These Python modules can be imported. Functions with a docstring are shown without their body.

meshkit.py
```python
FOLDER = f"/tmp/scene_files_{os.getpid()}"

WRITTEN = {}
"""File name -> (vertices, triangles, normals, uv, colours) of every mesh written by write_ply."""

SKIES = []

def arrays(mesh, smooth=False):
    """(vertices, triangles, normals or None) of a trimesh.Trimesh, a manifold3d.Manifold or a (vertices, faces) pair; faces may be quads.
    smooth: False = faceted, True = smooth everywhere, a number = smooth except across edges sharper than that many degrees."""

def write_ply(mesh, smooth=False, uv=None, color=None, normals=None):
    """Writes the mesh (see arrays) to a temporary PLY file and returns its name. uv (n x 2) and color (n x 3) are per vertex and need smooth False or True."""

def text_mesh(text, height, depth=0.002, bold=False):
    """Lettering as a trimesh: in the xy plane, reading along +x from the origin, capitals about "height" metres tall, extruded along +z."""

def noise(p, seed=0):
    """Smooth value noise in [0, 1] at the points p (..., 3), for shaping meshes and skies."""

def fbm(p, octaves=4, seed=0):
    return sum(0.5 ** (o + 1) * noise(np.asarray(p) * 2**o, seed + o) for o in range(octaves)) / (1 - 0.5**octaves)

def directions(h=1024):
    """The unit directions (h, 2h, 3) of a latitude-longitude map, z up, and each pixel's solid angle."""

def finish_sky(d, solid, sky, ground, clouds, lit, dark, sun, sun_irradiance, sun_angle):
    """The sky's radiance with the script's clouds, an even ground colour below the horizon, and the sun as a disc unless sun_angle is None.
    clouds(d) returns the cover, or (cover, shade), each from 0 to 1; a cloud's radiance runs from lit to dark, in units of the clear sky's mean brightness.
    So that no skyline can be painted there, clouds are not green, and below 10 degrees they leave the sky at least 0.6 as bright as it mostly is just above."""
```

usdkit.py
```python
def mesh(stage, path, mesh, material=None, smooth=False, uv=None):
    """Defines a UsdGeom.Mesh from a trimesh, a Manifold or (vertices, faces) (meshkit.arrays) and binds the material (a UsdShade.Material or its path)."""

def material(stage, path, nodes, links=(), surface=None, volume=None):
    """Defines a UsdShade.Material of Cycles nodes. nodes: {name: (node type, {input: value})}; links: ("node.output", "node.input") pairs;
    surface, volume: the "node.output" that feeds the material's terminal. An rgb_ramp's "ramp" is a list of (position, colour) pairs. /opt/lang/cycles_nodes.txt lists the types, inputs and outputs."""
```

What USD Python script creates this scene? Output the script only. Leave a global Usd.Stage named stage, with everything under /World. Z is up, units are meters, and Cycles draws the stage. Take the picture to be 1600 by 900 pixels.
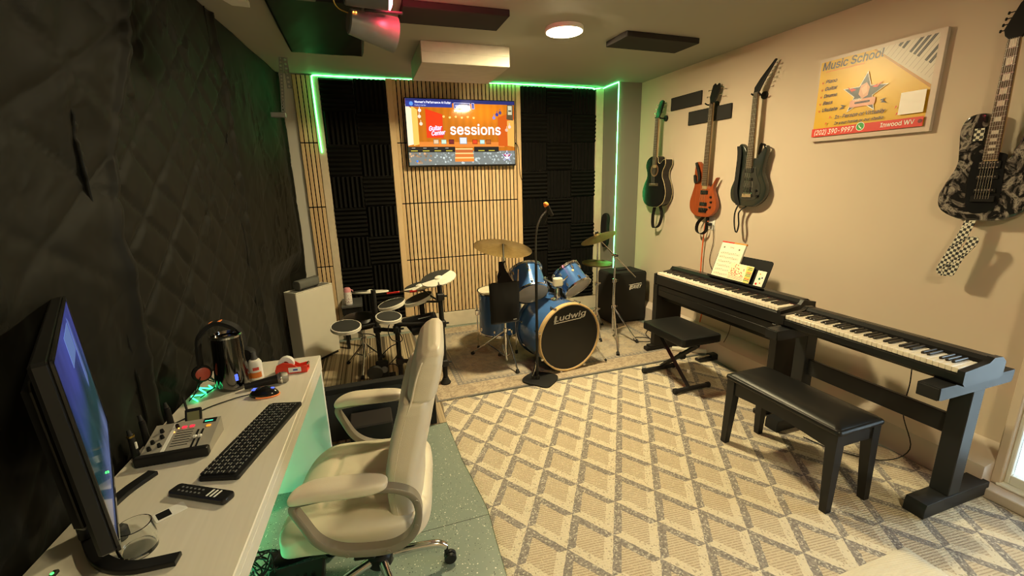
import math, numpy as np, trimesh, shapely, usdkit, meshkit
from shapely.geometry import Polygon, LineString
from pxr import Usd, UsdGeom, UsdShade, UsdLux, Gf, Sdf, Vt
stage = Usd.Stage.CreateInMemory()
UsdGeom.SetStageUpAxis(stage, 'Z'); UsdGeom.SetStageMetersPerUnit(stage, 1.0)
W = UsdGeom.Xform.Define(stage, '/World'); stage.SetDefaultPrim(W.GetPrim())
PI = math.pi; rng = np.random.default_rng(7)

# ------------------------------------------------------------------ camera, sky, light levels
YAW, PITCH, ROLL, FPX = math.radians(18.476), math.radians(13.849), math.radians(1.498), 681.445
EXPOSURE = 0.02
LAMP, LAMP2 = 640.0, 330.0            # emission of the ceiling lamp in view / of its twin behind the camera
LED, RED, TVE, UNDER = 12.0, 110.0, 1.4, 30.0
SKY = 9.0
def camera():
    cy, sy, cp, sp, cr, sr = math.cos(YAW), math.sin(YAW), math.cos(PITCH), math.sin(PITCH), math.cos(ROLL), math.sin(ROLL)
    f = np.array([sy * cp, cy * cp, -sp]); ri = np.array([cy, -sy, 0.0]); d = np.cross(f, ri)
    right, down = cr * ri + sr * d, -sr * ri + cr * d
    m = np.eye(4); m[0, :3] = right; m[1, :3] = -down; m[2, :3] = -f; m[3, :3] = (0, 0, 1.6)
    c = UsdGeom.Camera.Define(stage, '/World/camera')
    c.CreateHorizontalApertureAttr(36.0); c.CreateVerticalApertureAttr(20.25); c.CreateFocalLengthAttr(36.0 * FPX / 1600)
    c.CreateClippingRangeAttr((0.03, 200.0)); c.CreateExposureAttr(EXPOSURE)
    c.AddTransformOp().Set(Gf.Matrix4d(*m.ravel().tolist()))
camera()
usdkit.material(stage, '/World/Looks/sky', {'s': ('sky_texture', {'sky_type': 'preetham', 'turbidity': 4.0, 'sun_direction': (-0.6, 0.5, 0.62)}), 'm': ('mix', {'fac': 0.75, 'color2': (0.75, 0.9, 1.0)}), 'b': ('background_shader', {'strength': SKY})},
                [('s.color', 'm.color1'), ('m.color', 'b.color')], surface='b.background')
dome = UsdLux.DomeLight.Define(stage, '/World/sky'); dome.CreateIntensityAttr(1.0)
UsdShade.MaterialBindingAPI.Apply(dome.GetPrim()).Bind(UsdShade.Material.Get(stage, '/World/Looks/sky'))

# ------------------------------------------------------------------ helpers: colour, material graphs
def S(r, g, b):
    c = np.array([r, g, b]) / 255.0
    return tuple(float(v) for v in np.where(c <= .04045, c / 12.92, ((c + .055) / 1.055) ** 2.4))
class G:
    def __init__(s): s.n, s.l = {}, []
    def __call__(s, kind, out, **kw):
        nm = 'n%d' % len(s.n); ins = {}
        for k, v in kw.items():
            if isinstance(v, str) and v.startswith('@'): s.l.append((v[1:], nm + '.' + k))
            else: ins[k] = v
        s.n[nm] = (kind, ins); return '@%s.%s' % (nm, out)
    def m(s, op, a, b=0.0, c=0.0): return s('math', 'value', math_type=op, value1=a, value2=b, value3=c)
    def mix(s, f, a, b, t='mix'): return s('mix', 'color', mix_type=t, fac=f, color1=a, color2=b)
    def pos(s): return s('geometry', 'position')
    def obj(s): return s('texture_coordinate', 'object')
    def xyz(s, v):
        o = s('separate_xyz', 'x', vector=v); return o, o[:-1] + 'y', o[:-1] + 'z'
    def scale(s, v, sc, loc=(0, 0, 0)): return s('mapping', 'vector', vector=v, scale=sc, location=loc)
    def noise(s, v, sc, det=2.0, ro=.5, dist=0.0): return s('noise_texture', 'fac', vector=v, scale=sc, detail=det, roughness=ro, distortion=dist)
    def ramp(s, f, stops): return s('rgb_ramp', 'color', fac=f, ramp=stops)
    def bump(s, h, st=.3, d=.002): return s('bump', 'normal', height=h, strength=st, distance=d)
    def done(s, name, surf): return usdkit.material(stage, '/World/Looks/' + name, s.n, s.l, surface=surf[1:])
MATS = {}
def mat(name, col, rough=.5, metal=0.0, var=.12, sc=14.0, bump=0.0, bsc=300.0, emit=None, es=0.0, **kw):
    if name in MATS: return MATS[name]
    g = G(); p = g.obj(); n = g.noise(p, sc, 3.0)
    c = g.mix(n, tuple(x * (1 - var) for x in col), tuple(min(1, x * (1 + var)) for x in col))
    a = dict(base_color=c, roughness=rough, metallic=metal, **kw)
    if max(col) < .06 and rough > .3 and 'specular_ior_level' not in a: a['specular_ior_level'] = .28
    if bump: a['normal'] = g.bump(g.noise(p, bsc, 2.0), bump, .001)
    if emit is not None: a.update(emission_color=emit, emission_strength=es)
    MATS[name] = g.done(name, g('principled_bsdf', 'BSDF', **a)); return MATS[name]
def glow(name, col, st):
    if name not in MATS:
        g = G(); MATS[name] = g.done(name, g('emission', 'emission', color=col, strength=st))
    return MATS[name]
def colmat(name, emit=0.0, rough=.5, gl=0.5):      # flat print / screen: colours of the mesh's own pieces
    if name not in MATS:
        g = G(); c = g('attribute', 'color', attribute='col')
        if emit: s = g('principled_bsdf', 'BSDF', base_color=(.01, .01, .012), roughness=.07, specular_ior_level=.35, emission_color=c, emission_strength=emit)
        else: s = g('principled_bsdf', 'BSDF', base_color=c, roughness=rough, specular_ior_level=gl)
        MATS[name] = g.done(name, s)
    return MATS[name]

# ------------------------------------------------------------------ helpers: prims
USED = {}
def numbered(path):
    if path not in USED: USED[path] = 0; return path
    USED[path] += 1; return '%s_%03d' % (path, USED[path])
def tag(o, label=None, cat=None, group=None, kind=None):
    p = o.GetPrim() if hasattr(o, 'GetPrim') else o
    for k, v in (('label', label), ('category', cat), ('group', group), ('kind', kind)):
        if v: p.SetCustomDataByKey(k, v)
    return o
def define(path, mesh, m, smooth=35, col=None):
    r = usdkit.mesh(stage, path, mesh, m, smooth=smooth)
    if col is not None:
        UsdGeom.PrimvarsAPI(r).CreatePrimvar('col', Sdf.ValueTypeNames.Color3fArray, 'vertex').Set(Vt.Vec3fArray.FromNumpy(np.asarray(col, np.float32)))
    return r
def obj(name, mesh, m, label=None, cat=None, group=None, kind=None, smooth=35, col=None):
    if isinstance(mesh, Flat): mesh, col = mesh.build(); smooth = False
    return tag(define(numbered('/World/' + name), mesh, m, smooth, col), label, cat, group, kind)
def struct(name, mesh, m, smooth=35): return obj(name, mesh, m, kind='structure', smooth=smooth)
class Thing:
    def __init__(s, name, label, cat, loc=(0, 0, 0), rz=0.0, group=None, local=False, kind=None):
        s.path = numbered('/World/' + name); s.loc = np.array(loc, float); s.local = local
        x = UsdGeom.Xform.Define(stage, s.path); x.AddTranslateOp().Set(Gf.Vec3d(*map(float, loc)))
        if rz: x.AddRotateZOp().Set(math.degrees(rz))
        s.prim = x.GetPrim(); tag(s.prim, label, cat, group, kind)
    def part(s, name, mesh, m, parent=None, label=None, kind=None, smooth=35, col=None):
        if isinstance(mesh, Flat): mesh, col = mesh.build(); smooth = False
        v, f = (mesh.vertices, mesh.faces) if hasattr(mesh, 'vertices') else mesh
        v = np.array(v, float) - (0 if s.local else s.loc)
        r = define(numbered((str(parent.GetPath()) if parent else s.path) + '/' + name), (v, np.array(f)), m, smooth, col)
        return tag(r, label=label, kind=kind).GetPrim()
def copy(src, name, loc, rz=0.0, label=None, cat=None, group=None):
    x = UsdGeom.Xform.Define(stage, numbered('/World/' + name)); x.AddTranslateOp().Set(Gf.Vec3d(*map(float, loc)))
    if rz: x.AddRotateZOp().Set(math.degrees(rz))
    p = x.GetPrim(); p.GetReferences().AddInternalReference(src.prim.GetPath()); 
    x.ClearXformOpOrder(); x.AddTranslateOp().Set(Gf.Vec3d(*map(float, loc)))
    if rz: x.AddRotateZOp().Set(math.degrees(rz))
    p.SetInstanceable(True); tag(p, label, cat, group); return p

# ------------------------------------------------------------------ helpers: shapes
def cat(*ms):
    ms = [m for x in ms for m in (x if isinstance(x, (list, tuple)) and not isinstance(x, trimesh.Trimesh) and not (len(x) == 2 and isinstance(x[0], np.ndarray)) else [x])]
    return trimesh.util.concatenate([m if isinstance(m, trimesh.Trimesh) else trimesh.Trimesh(m[0], m[1], process=False) for m in ms])
def xf(m, F): m = m.copy(); m.apply_transform(F); return m
def mv(m, d): m = m.copy(); m.apply_translation(d); return m
def rot(m, a, axis=(0, 0, 1), at=(0, 0, 0)): return xf(m, trimesh.transformations.rotation_matrix(a, axis, at))
def frame(o, x, y):
    x = np.array(x, float); x /= np.linalg.norm(x); y = np.array(y, float); z = np.cross(x, y); z /= np.linalg.norm(z); y = np.cross(z, x)
    F = np.eye(4); F[:3, 0], F[:3, 1], F[:3, 2], F[:3, 3] = x, y, z, o; return F
def rb(x0, y0, z0, x1, y1, z1, r=.004):
    lo, hi = np.minimum((x0, y0, z0), (x1, y1, z1)), np.maximum((x0, y0, z0), (x1, y1, z1)); r = min(r, .45 * (hi - lo).min())
    P = []
    for sx in (0, 1):
        for sy in (0, 1):
            for sz in (0, 1):
                c = np.where([sx, sy, sz], hi, lo); d = np.where([sx, sy, sz], -1, 1) * r
                for k in range(3): q = c + d; q[k] = c[k]; P.append(q)
    return trimesh.convex.convex_hull(np.array(P))
def box(x0, y0, z0, x1, y1, z1):
    lo, hi = np.minimum((x0, y0, z0), (x1, y1, z1)), np.maximum((x0, y0, z0), (x1, y1, z1))
    b = trimesh.creation.box(hi - lo); b.apply_translation((lo + hi) / 2); return b
def align(d):
    d = np.array(d, float); d /= np.linalg.norm(d); a = np.array([0, 0, 1.0]) if abs(d[2]) < .95 else np.array([1.0, 0, 0])
    x = np.cross(a, d); return frame((0, 0, 0), x, np.cross(d, x))
def lathe(prof, o=(0, 0, 0), d=(0, 0, 1), n=32):
    p = np.array(prof, float); a = np.arange(n) * 2 * PI / n
    v = np.stack([p[:, None, 0] * np.cos(a), p[:, None, 0] * np.sin(a), np.broadcast_to(p[:, None, 1], (len(p), n))], -1).reshape(-1, 3)
    i, j = np.meshgrid(np.arange(len(p) - 1), np.arange(n), indexing='ij'); k = (j + 1) % n
    q = np.stack([i * n + j, i * n + k, (i + 1) * n + k, (i + 1) * n + j], -1).reshape(-1, 4)
    f = np.vstack([q[:, [0, 1, 2]], q[:, [0, 2, 3]]])
    m = trimesh.Trimesh(v, f, process=True); m.update_faces(m.nondegenerate_faces()); F = align(d); F[:3, 3] = o; m.apply_transform(F); return m
def cyl(p, q, r, r2=None, n=16, b=.0):
    p, q = np.array(p, float), np.array(q, float); L = np.linalg.norm(q - p); r2 = r if r2 is None else r2
    prof = [(0, 0), (r - b, 0), (r, b), (r2, L - b), (r2 - b, L), (0, L)] if b else [(0, 0), (r, 0), (r2, L), (0, L)]
    return lathe(prof, p, q - p, n)
def spline(P, k=8, closed=False):
    P = np.array(P, float); n = len(P)
    if closed: Q = np.vstack([P[-1], P, P[0], P[1]])
    else: Q = np.vstack([2 * P[0] - P[1], P, 2 * P[-1] - P[-2]])
    t = np.linspace(0, 1, k, endpoint=False)[:, None]; out = []
    for i in range(n if closed else n - 1):
        a, b, c, d = Q[i:i + 4]
        out.append(.5 * (2 * b + (c - a) * t + (2 * a - 5 * b + 4 * c - d) * t ** 2 + (3 * b - a - 3 * c + d) * t ** 3))
    if not closed: out.append(P[-1:])
    return np.vstack(out)
def tube(P, r, n=8, k=6, smooth=True):
    P = spline(P, k) if smooth and len(P) > 2 else np.array(P, float); r = np.broadcast_to(r, (len(P),)) if np.ndim(r) == 0 else np.interp(np.linspace(0, 1, len(P)), np.linspace(0, 1, len(r)), r)
    T = np.gradient(P, axis=0); T /= np.linalg.norm(T, axis=1, keepdims=True) + 1e-12
    a = np.cross(T[0], (0, 0, 1.0) if abs(T[0][2]) < .9 else (1.0, 0, 0)); A = []
    for t in T: a = a - t * (a @ t); a /= np.linalg.norm(a) + 1e-12; A.append(a)
    A = np.array(A); B = np.cross(T, A); s = np.arange(n) * 2 * PI / n
    v = (P[:, None] + r[:, None, None] * (np.cos(s)[None, :, None] * A[:, None] + np.sin(s)[None, :, None] * B[:, None])).reshape(-1, 3)
    i, j = np.meshgrid(np.arange(len(P) - 1), np.arange(n), indexing='ij'); k2 = (j + 1) % n
    q = np.stack([i * n + j, i * n + k2, (i + 1) * n + k2, (i + 1) * n + j], -1).reshape(-1, 4)
    f = [*q[:, [0, 1, 2]], *q[:, [0, 2, 3]]]; e = (len(P) - 1) * n; v = np.vstack([v, P[0], P[-1]])
    for j in range(n): f.append([len(v) - 2, (j + 1) % n, j]); f.append([len(v) - 1, e + j, e + (j + 1) % n])
    return trimesh.Trimesh(v, np.array(f), process=False)
def ribbon(P, w, t, side):           # a flat strap along P, w wide in direction side
    P = spline(P, 6); s = np.array(side, float); s /= np.linalg.norm(s)
    T = np.gradient(P, axis=0); N = np.cross(T, s); N /= np.linalg.norm(N, axis=1, keepdims=True) + 1e-9
    c = np.stack([P + s * w / 2 + N * t / 2, P - s * w / 2 + N * t / 2, P - s * w / 2 - N * t / 2, P + s * w / 2 - N * t / 2], 1); n = len(P)
    f = []
    for i in range(n - 1):
        for j in range(4): a, b = i * 4 + j, i * 4 + (j + 1) % 4; f += [[a, b, b + 4], [a, b + 4, a + 4]]
    f += [[0, 2, 1], [0, 3, 2], [4 * n - 4, 4 * n - 3, 4 * n - 2], [4 * n - 4, 4 * n - 2, 4 * n - 1]]
    return trimesh.Trimesh(c.reshape(-1, 3), np.array(f), process=False)
def poly(p): return p if isinstance(p, Polygon) else Polygon(p)
def prism(p, h, F=None, z0=0.0):
    p = poly(p)
    m = trimesh.util.concatenate([trimesh.creation.extrude_polygon(q, h) for q in (p.geoms if hasattr(p, 'geoms') else [p])]); m.apply_translation((0, 0, z0))
    if F is not None: m.apply_transform(F)
    return m
def slab(P, h, b, F=None, bottom=True):   # extruded outline with rounded rims; P: ring of points (counter-clockwise)
    P = np.array(P, float)
    if Polygon(P).area and LineString(np.vstack([P, P[:1]])).is_ring and not shapely.geometry.LinearRing(P).is_ccw: P = P[::-1]
    T = np.roll(P, -1, 0) - np.roll(P, 1, 0); N = np.stack([-T[:, 1], T[:, 0]], 1); N /= np.linalg.norm(N, axis=1, keepdims=True) + 1e-12
    c = .3
    rings = [(b, 0), (b * c, b * c), (0, b)] if bottom else [(0, 0)]
    rings += [(0, h - b), (b * c, h - b * c), (b, h)]
    n = len(P); v = np.vstack([np.column_stack([P + N * o, np.full(n, z)]) for o, z in rings]); f = []
    for i in range(len(rings) - 1):
        j = np.arange(n); k = (j + 1) % n
        f.append(np.stack([i * n + j, i * n + k, (i + 1) * n + k], 1)); f.append(np.stack([i * n + j, (i + 1) * n + k, (i + 1) * n + j], 1))
    for ring, flip in ((0, True), (len(rings) - 1, False)):
        tv, tf = trimesh.creation.triangulate_polygon(Polygon(v[ring * n:(ring + 1) * n, :2]))
        from scipy.spatial import cKDTree
        idx = cKDTree(v[ring * n:(ring + 1) * n, :2]).query(tv)[1] + ring * n; tf = idx[tf]
        a = v[tf]; up = np.cross(a[:, 1] - a[:, 0], a[:, 2] - a[:, 0])[:, 2] > 0
        tf[up == flip] = tf[up == flip][:, ::-1]; f.append(tf)
    m = trimesh.Trimesh(v, np.vstack(f), process=False)
    if F is not None: m.apply_transform(F)
    return m
def rrect(w, h, r, n=5, c=(0, 0)):
    a = np.linspace(0, PI / 2, n); P = []
    for k, (sx, sy) in enumerate(((1, 1), (-1, 1), (-1, -1), (1, -1))):
        P += [(c[0] + sx * (w / 2 - r) + r * math.cos(t + k * PI / 2), c[1] + sy * (h / 2 - r) + r * math.sin(t + k * PI / 2)) for t in a]
    return np.array(P)
def circle(r, n=24, c=(0, 0)): a = np.arange(n) * 2 * PI / n; return np.stack([c[0] + r * np.cos(a), c[1] + r * np.sin(a)], 1)
def text(t, h, F, depth=.001, bold=False, shear=0.0, center=True, wide=1.0):
    m = meshkit.text_mesh(t, h, depth, bold).copy(); v = m.vertices.copy()
    if center: v[:, 0] -= v[:, 0].mean() if False else (v[:, 0].max() + v[:, 0].min()) / 2
    v[:, 0] = v[:, 0] * wide + shear * v[:, 1]; m.vertices = v; m.apply_transform(F); return m
class Flat:                          # coloured flat pieces in layers, as one printed sheet / one picture on a screen
    def __init__(s, F, step=.0003): s.F, s.step, s.v, s.f, s.c, s.k, s.n = F, step, [], [], [], 0, 0
    def put(s, v, f, c, lift=True):
        s.k += 1 if lift else 0
        v = np.asarray(v, float); v = np.column_stack([v[:, :2], np.full(len(v), (s.k if lift else s.k + .5) * s.step)])
        s.v.append(v); s.f.append(np.asarray(f) + s.n); s.n += len(v); c = np.asarray(c, float); s.c.append(np.broadcast_to(c, (len(v), 3)) if c.ndim == 1 else c)
    def poly(s, P, c, lift=True):
        v, f = trimesh.creation.triangulate_polygon(poly(P)); v = np.asarray(v); a = v[f]
        fl = np.cross(a[:, 1] - a[:, 0], a[:, 2] - a[:, 0]) < 0; f = np.array(f); f[fl] = f[fl][:, ::-1]; s.put(v, f, c, lift)
    def rect(s, x0, y0, x1, y1, c, lift=True): s.put([(x0, y0), (x1, y0), (x1, y1), (x0, y1)], [[0, 1, 2], [0, 2, 3]], c, lift)
    def grid(s, x0, y0, x1, y1, nx, ny, fn):
        X, Y = np.meshgrid(np.linspace(x0, x1, nx), np.linspace(y0, y1, ny)); u, w = (X - x0) / (x1 - x0), (Y - y0) / (y1 - y0)
        i, j = np.meshgrid(np.arange(ny - 1), np.arange(nx - 1), indexing='ij'); q = np.stack([i * nx + j, i * nx + j + 1, (i + 1) * nx + j + 1, (i + 1) * nx + j], -1).reshape(-1, 4)
        s.put(np.stack([X.ravel(), Y.ravel()], 1), np.vstack([q[:, [0, 1, 2]], q[:, [0, 2, 3]]]), fn(u.ravel(), w.ravel()))
    def text(s, t, h, x, y, c, bold=False, shear=0.0, a='c', wide=1.0, ang=0.0):
        m = meshkit.text_mesh(t, h, .001, bold); v, f = np.array(m.vertices), np.array(m.faces)
        keep = (v[f][:, :, 2] > .0005).all(1); f = f[keep]; v = v[:, :2].copy(); w = v[:, 0].max() - v[:, 0].min()
        v[:, 0] -= v[:, 0].min() + {'c': w / 2, 'l': 0, 'r': w}[a]; v[:, 0] = v[:, 0] * wide + shear * v[:, 1]
        if ang: ca, sa = math.cos(ang), math.sin(ang); v = v @ np.array([[ca, sa], [-sa, ca]])
        s.put(v + (x, y), f, c)
    def build(s):
        v = np.vstack(s.v); v = v @ s.F[:3, :3].T + s.F[:3, 3]; return (v, np.vstack(s.f)), np.vstack(s.c)
# ------------------------------------------------------------------ materials of the setting
def wallmat(name, col, bump=.12):
    g = G(); p = g.pos(); n = g.noise(p, 1.3, 3.0)
    c = g.mix(n, tuple(x * .94 for x in col), tuple(x * 1.05 for x in col))
    MATS[name] = g.done(name, g('principled_bsdf', 'BSDF', base_color=c, roughness=.72, specular_ior_level=.3, normal=g.bump(g.noise(p, 190.0, 3.0), bump, .0015))); return MATS[name]
CREAM = wallmat('cream_wall_paint', (.62, .51, .40)); GREYP = wallmat('olive_grey_paint', (.23, .225, .19)); CURB = wallmat('curb_paint', (.62, .53, .46))
WHITEW = wallmat('white_wall_paint', (.62, .60, .55)); CEILP = wallmat('ceiling_paint', (.34, .325, .275)); BASEW = mat('baseboard_white', (.68, .60, .48), .55)
def green_floor():
    g = G(); p = g.pos(); base = g.mix(g.noise(p, 2.0, 4.0), (.19, .235, .20), (.25, .30, .255))
    for k, (sc, thr, col) in enumerate(((62.0, .10, (.66, .65, .58)), (80.0, .09, (.03, .035, .04)), (105.0, .10, (.56, .54, .45)))):
        v = g.scale(p, (1, 1, 1), (k * 3.1, k * 1.7, 0)); d = g('voronoi_texture', 'distance', vector=v, scale=sc); rnd = g.xyz(d[:-8] + 'color')[0]
        f = g.m('multiply', g.m('less_than', d, g.m('multiply', rnd, thr * 2.4)), g.m('greater_than', rnd, .22)); base = g.mix(f, base, col)
    y = g.xyz(p)[1]; joint = g.m('less_than', g.m('absolute', g.m('subtract', y, 1.78)), .002); base = g.mix(joint, base, (.05, .06, .05))
    return g.done('green_epoxy_floor', g('principled_bsdf', 'BSDF', base_color=base, roughness=.32, normal=g.bump(g.noise(p, 60.0, 3.0), .08, .001)))
# ------------------------------------------------------------------ the room
XL, XR, YB, YF, ZC = -1.35, 3.04, 4.75, -1.7, 2.60
struct('floor', box(XL - .1, YF - .1, -.06, XR + .1, YB + .1, 0), green_floor())
struct('ceiling', box(XL - .1, YF - .1, ZC, XR + .1, YB + .1, ZC + .08), CEILP)
struct('wall_back', box(XL - .1, YB, 0, XR + .1, YB + .1, ZC), WHITEW)
struct('wall_left', box(XL - .1, YF, 0, XL, YB, ZC), WHITEW)
struct('wall_front', box(XL - .1, YF - .1, 0, XR + .1, YF, ZC), CREAM)
DY0, DY1, DZ0, DZ1 = .16, 1.010, .065, 2.03
struct('wall_right', cat(box(XR, 1.04, 0, XR + .1, YB, ZC), box(XR, YF, 0, XR + .1, DY0 - .05, ZC), box(XR, DY0 - .05, DZ1 + .04, XR + .1, 1.04, ZC), box(XR, DY0 - .05, 0, XR + .1, 1.04, .04)), CREAM)
struct('column', rb(2.746, 4.42, 0, XR, YB, ZC, .003), GREYP)
# slanted low kerb along the foot of the right wall
P = [(2.80, 1.045), (2.82, 1.6), (2.835, 2.7), (2.90, 3.3), (2.98, 4.42)]
v, f = [], []
for x, y in P: v += [(x, y, 0), (x + .006, y, .155), (XR, y, .20), (XR, y, 0)]
for i in range(len(P) - 1):
    for j in range(3): a = i * 4 + j; f += [[a, a + 4, a + 5], [a, a + 5, a + 1]]
f += [[0, 2, 1], [0, 3, 2], [16, 17, 18], [16, 18, 19]]
f = [q[::-1] for q in f]
struct('baseboard_right', (np.array(v, float), np.array(f)), CURB, smooth=20)
struct('trim_2', rb(2.80, -.4, 0, 2.90, 1.062, .052, .004), CURB)
struct('baseboard_back', cat(rb(-.62, 4.728, 0, 2.746, YB, .168, .004), rb(2.746, 4.40, 0, 2.99, 4.42, .15, .004)), BASEW)
# doorway to daylight at the right edge
struct('trim_1', cat(rb(2.885, DY1, 0, XR + .02, 1.046, DZ1 + .10, .004), rb(2.885, DY0 - .08, 0, XR + .02, DY0, DZ1 + .10, .004), rb(2.885, DY0 - .08, DZ1, XR + .02, 1.046, DZ1 + .10, .004), rb(2.885, DY0 - .08, 0, XR + .02, 1.046, DZ0 - .005, .004)), CREAM)
WP = mat('white_door_paint', (.80, .80, .76), .35)
d = Thing('door_1', None, None, (2.95, DY0, DZ0), kind='structure')
a, b, z0, z1 = DY0, DY1, DZ0, DZ1
d.part('door_frame', cat(rb(2.915, a, z0, 2.975, a + .05, z1), rb(2.915, b - .018, z0, 2.975, b, z1), rb(2.915, a + .05, z0, 2.975, b - .018, z0 + .05), rb(2.915, a + .05, z1 - .06, 2.975, b - .018, z1)), WP)
g = G(); gl = g('mix_closure', 'closure', fac=g('fresnel', 'fac', IOR=1.45), closure1=g('transparent_bsdf', 'BSDF', color=(.95, .98, .97)), closure2=g('glossy_bsdf', 'BSDF', color=(1, 1, 1), roughness=.02))
PANE = g.done('window_glass', gl)
d.part('pane', box(2.942, a + .05, z0 + .05, 2.948, b - .018, z1 - .06), PANE)
d.part('sill', rb(2.875, a - .02, z0 - .012, 2.985, b + .012, z0 + .002), WP)
d.part('handle', cat(cyl((2.915, a + .03, 1.02), (2.87, a + .03, 1.02), .008), rb(2.862, a + .02, 1.01, 2.874, a + .13, 1.03)), mat('door_handle_metal', (.5, .5, .5), .3, 1.0))
struct('patio', box(XR + .12, -6, -.2, 14, 8, -.03), mat('patio_concrete', (.5, .5, .48), .9))
# ------------------------------------------------------------------ back wall: slat panels, foam, wood trims
def woodmat():
    for k, (a, b) in enumerate((((.64, .44, .235), (.75, .54, .31)), ((.60, .41, .215), (.70, .49, .28)), ((.68, .48, .265), (.79, .58, .35)))):
        g = G(); p = g.pos(); n = g.noise(g.scale(p, (26, 26, 1.1), (k * 4.0, 0, 0)), 2.2, 5.0, .6, .6)
        yield g.done('oak_slat_%s' % 'abc'[k], g('principled_bsdf', 'BSDF', base_color=g.mix(n, a, b), roughness=.55, normal=g.bump(n, .15, .001)))
WOOD = list(woodmat()); FELT = mat('black_felt', (.012, .012, .012), .95)
TRIMW = mat('cream_trim', (.66, .56, .42), .6)
def slats(name, label, x0, x1, pitch, w, zs, phase=0.0):
    t = Thing(name, label, 'wall panel', ((x0 + x1) / 2, YB, zs[0]), group=None)
    t.part('backing', box(x0, YB - .009, zs[0], x1, YB, zs[-1]), FELT); k = 0
    for r in range(len(zs) - 1):
        x = x0 + phase
        while x + w <= x1 + .004:
            t.part('slat', rb(x, YB - .024, zs[r] + .005, min(x + w, x1), YB - .009, zs[r + 1] - .005, .002), WOOD[int(rng.integers(3))]); x += pitch
    return t
ZS = [.172, .797, 1.393, 1.995, 2.593]
slats('slat_panel', 'wide oak acoustic slat panel behind the television and the drums', .404, 1.676, .0411, .0312, ZS)
slats('slat_panel', 'narrow oak acoustic slat panel beside the black blanket curtain', -.487, -.335, .0385, .030, ZS, .004)
for lab, x0, x1, m, zt in (('cream wood strip carrying the green light beside the left black foam', -.335, -.262, TRIMW, 2.59), ('upright oak edge strip between the left black foam and the slats', .34, .404, WOOD[2], 2.59),
                       ('upright oak edge strip between the slats and the right black foam', 1.676, 1.73, WOOD[0], 2.59), ('cream upright strip between the right black foam and the grey column', 2.645, 2.745, TRIMW, 2.59)):
    obj('trim_strip', rb(x0 + .001, YB - .03, .172, x1 - .001, YB - .0005, zt, .004), m, lab, 'trim strip')
FOAM = mat('black_acoustic_foam', (.0085, .008, .0072), .95, var=.25, bump=.3, bsc=500, specular_ior_level=.12)
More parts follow.
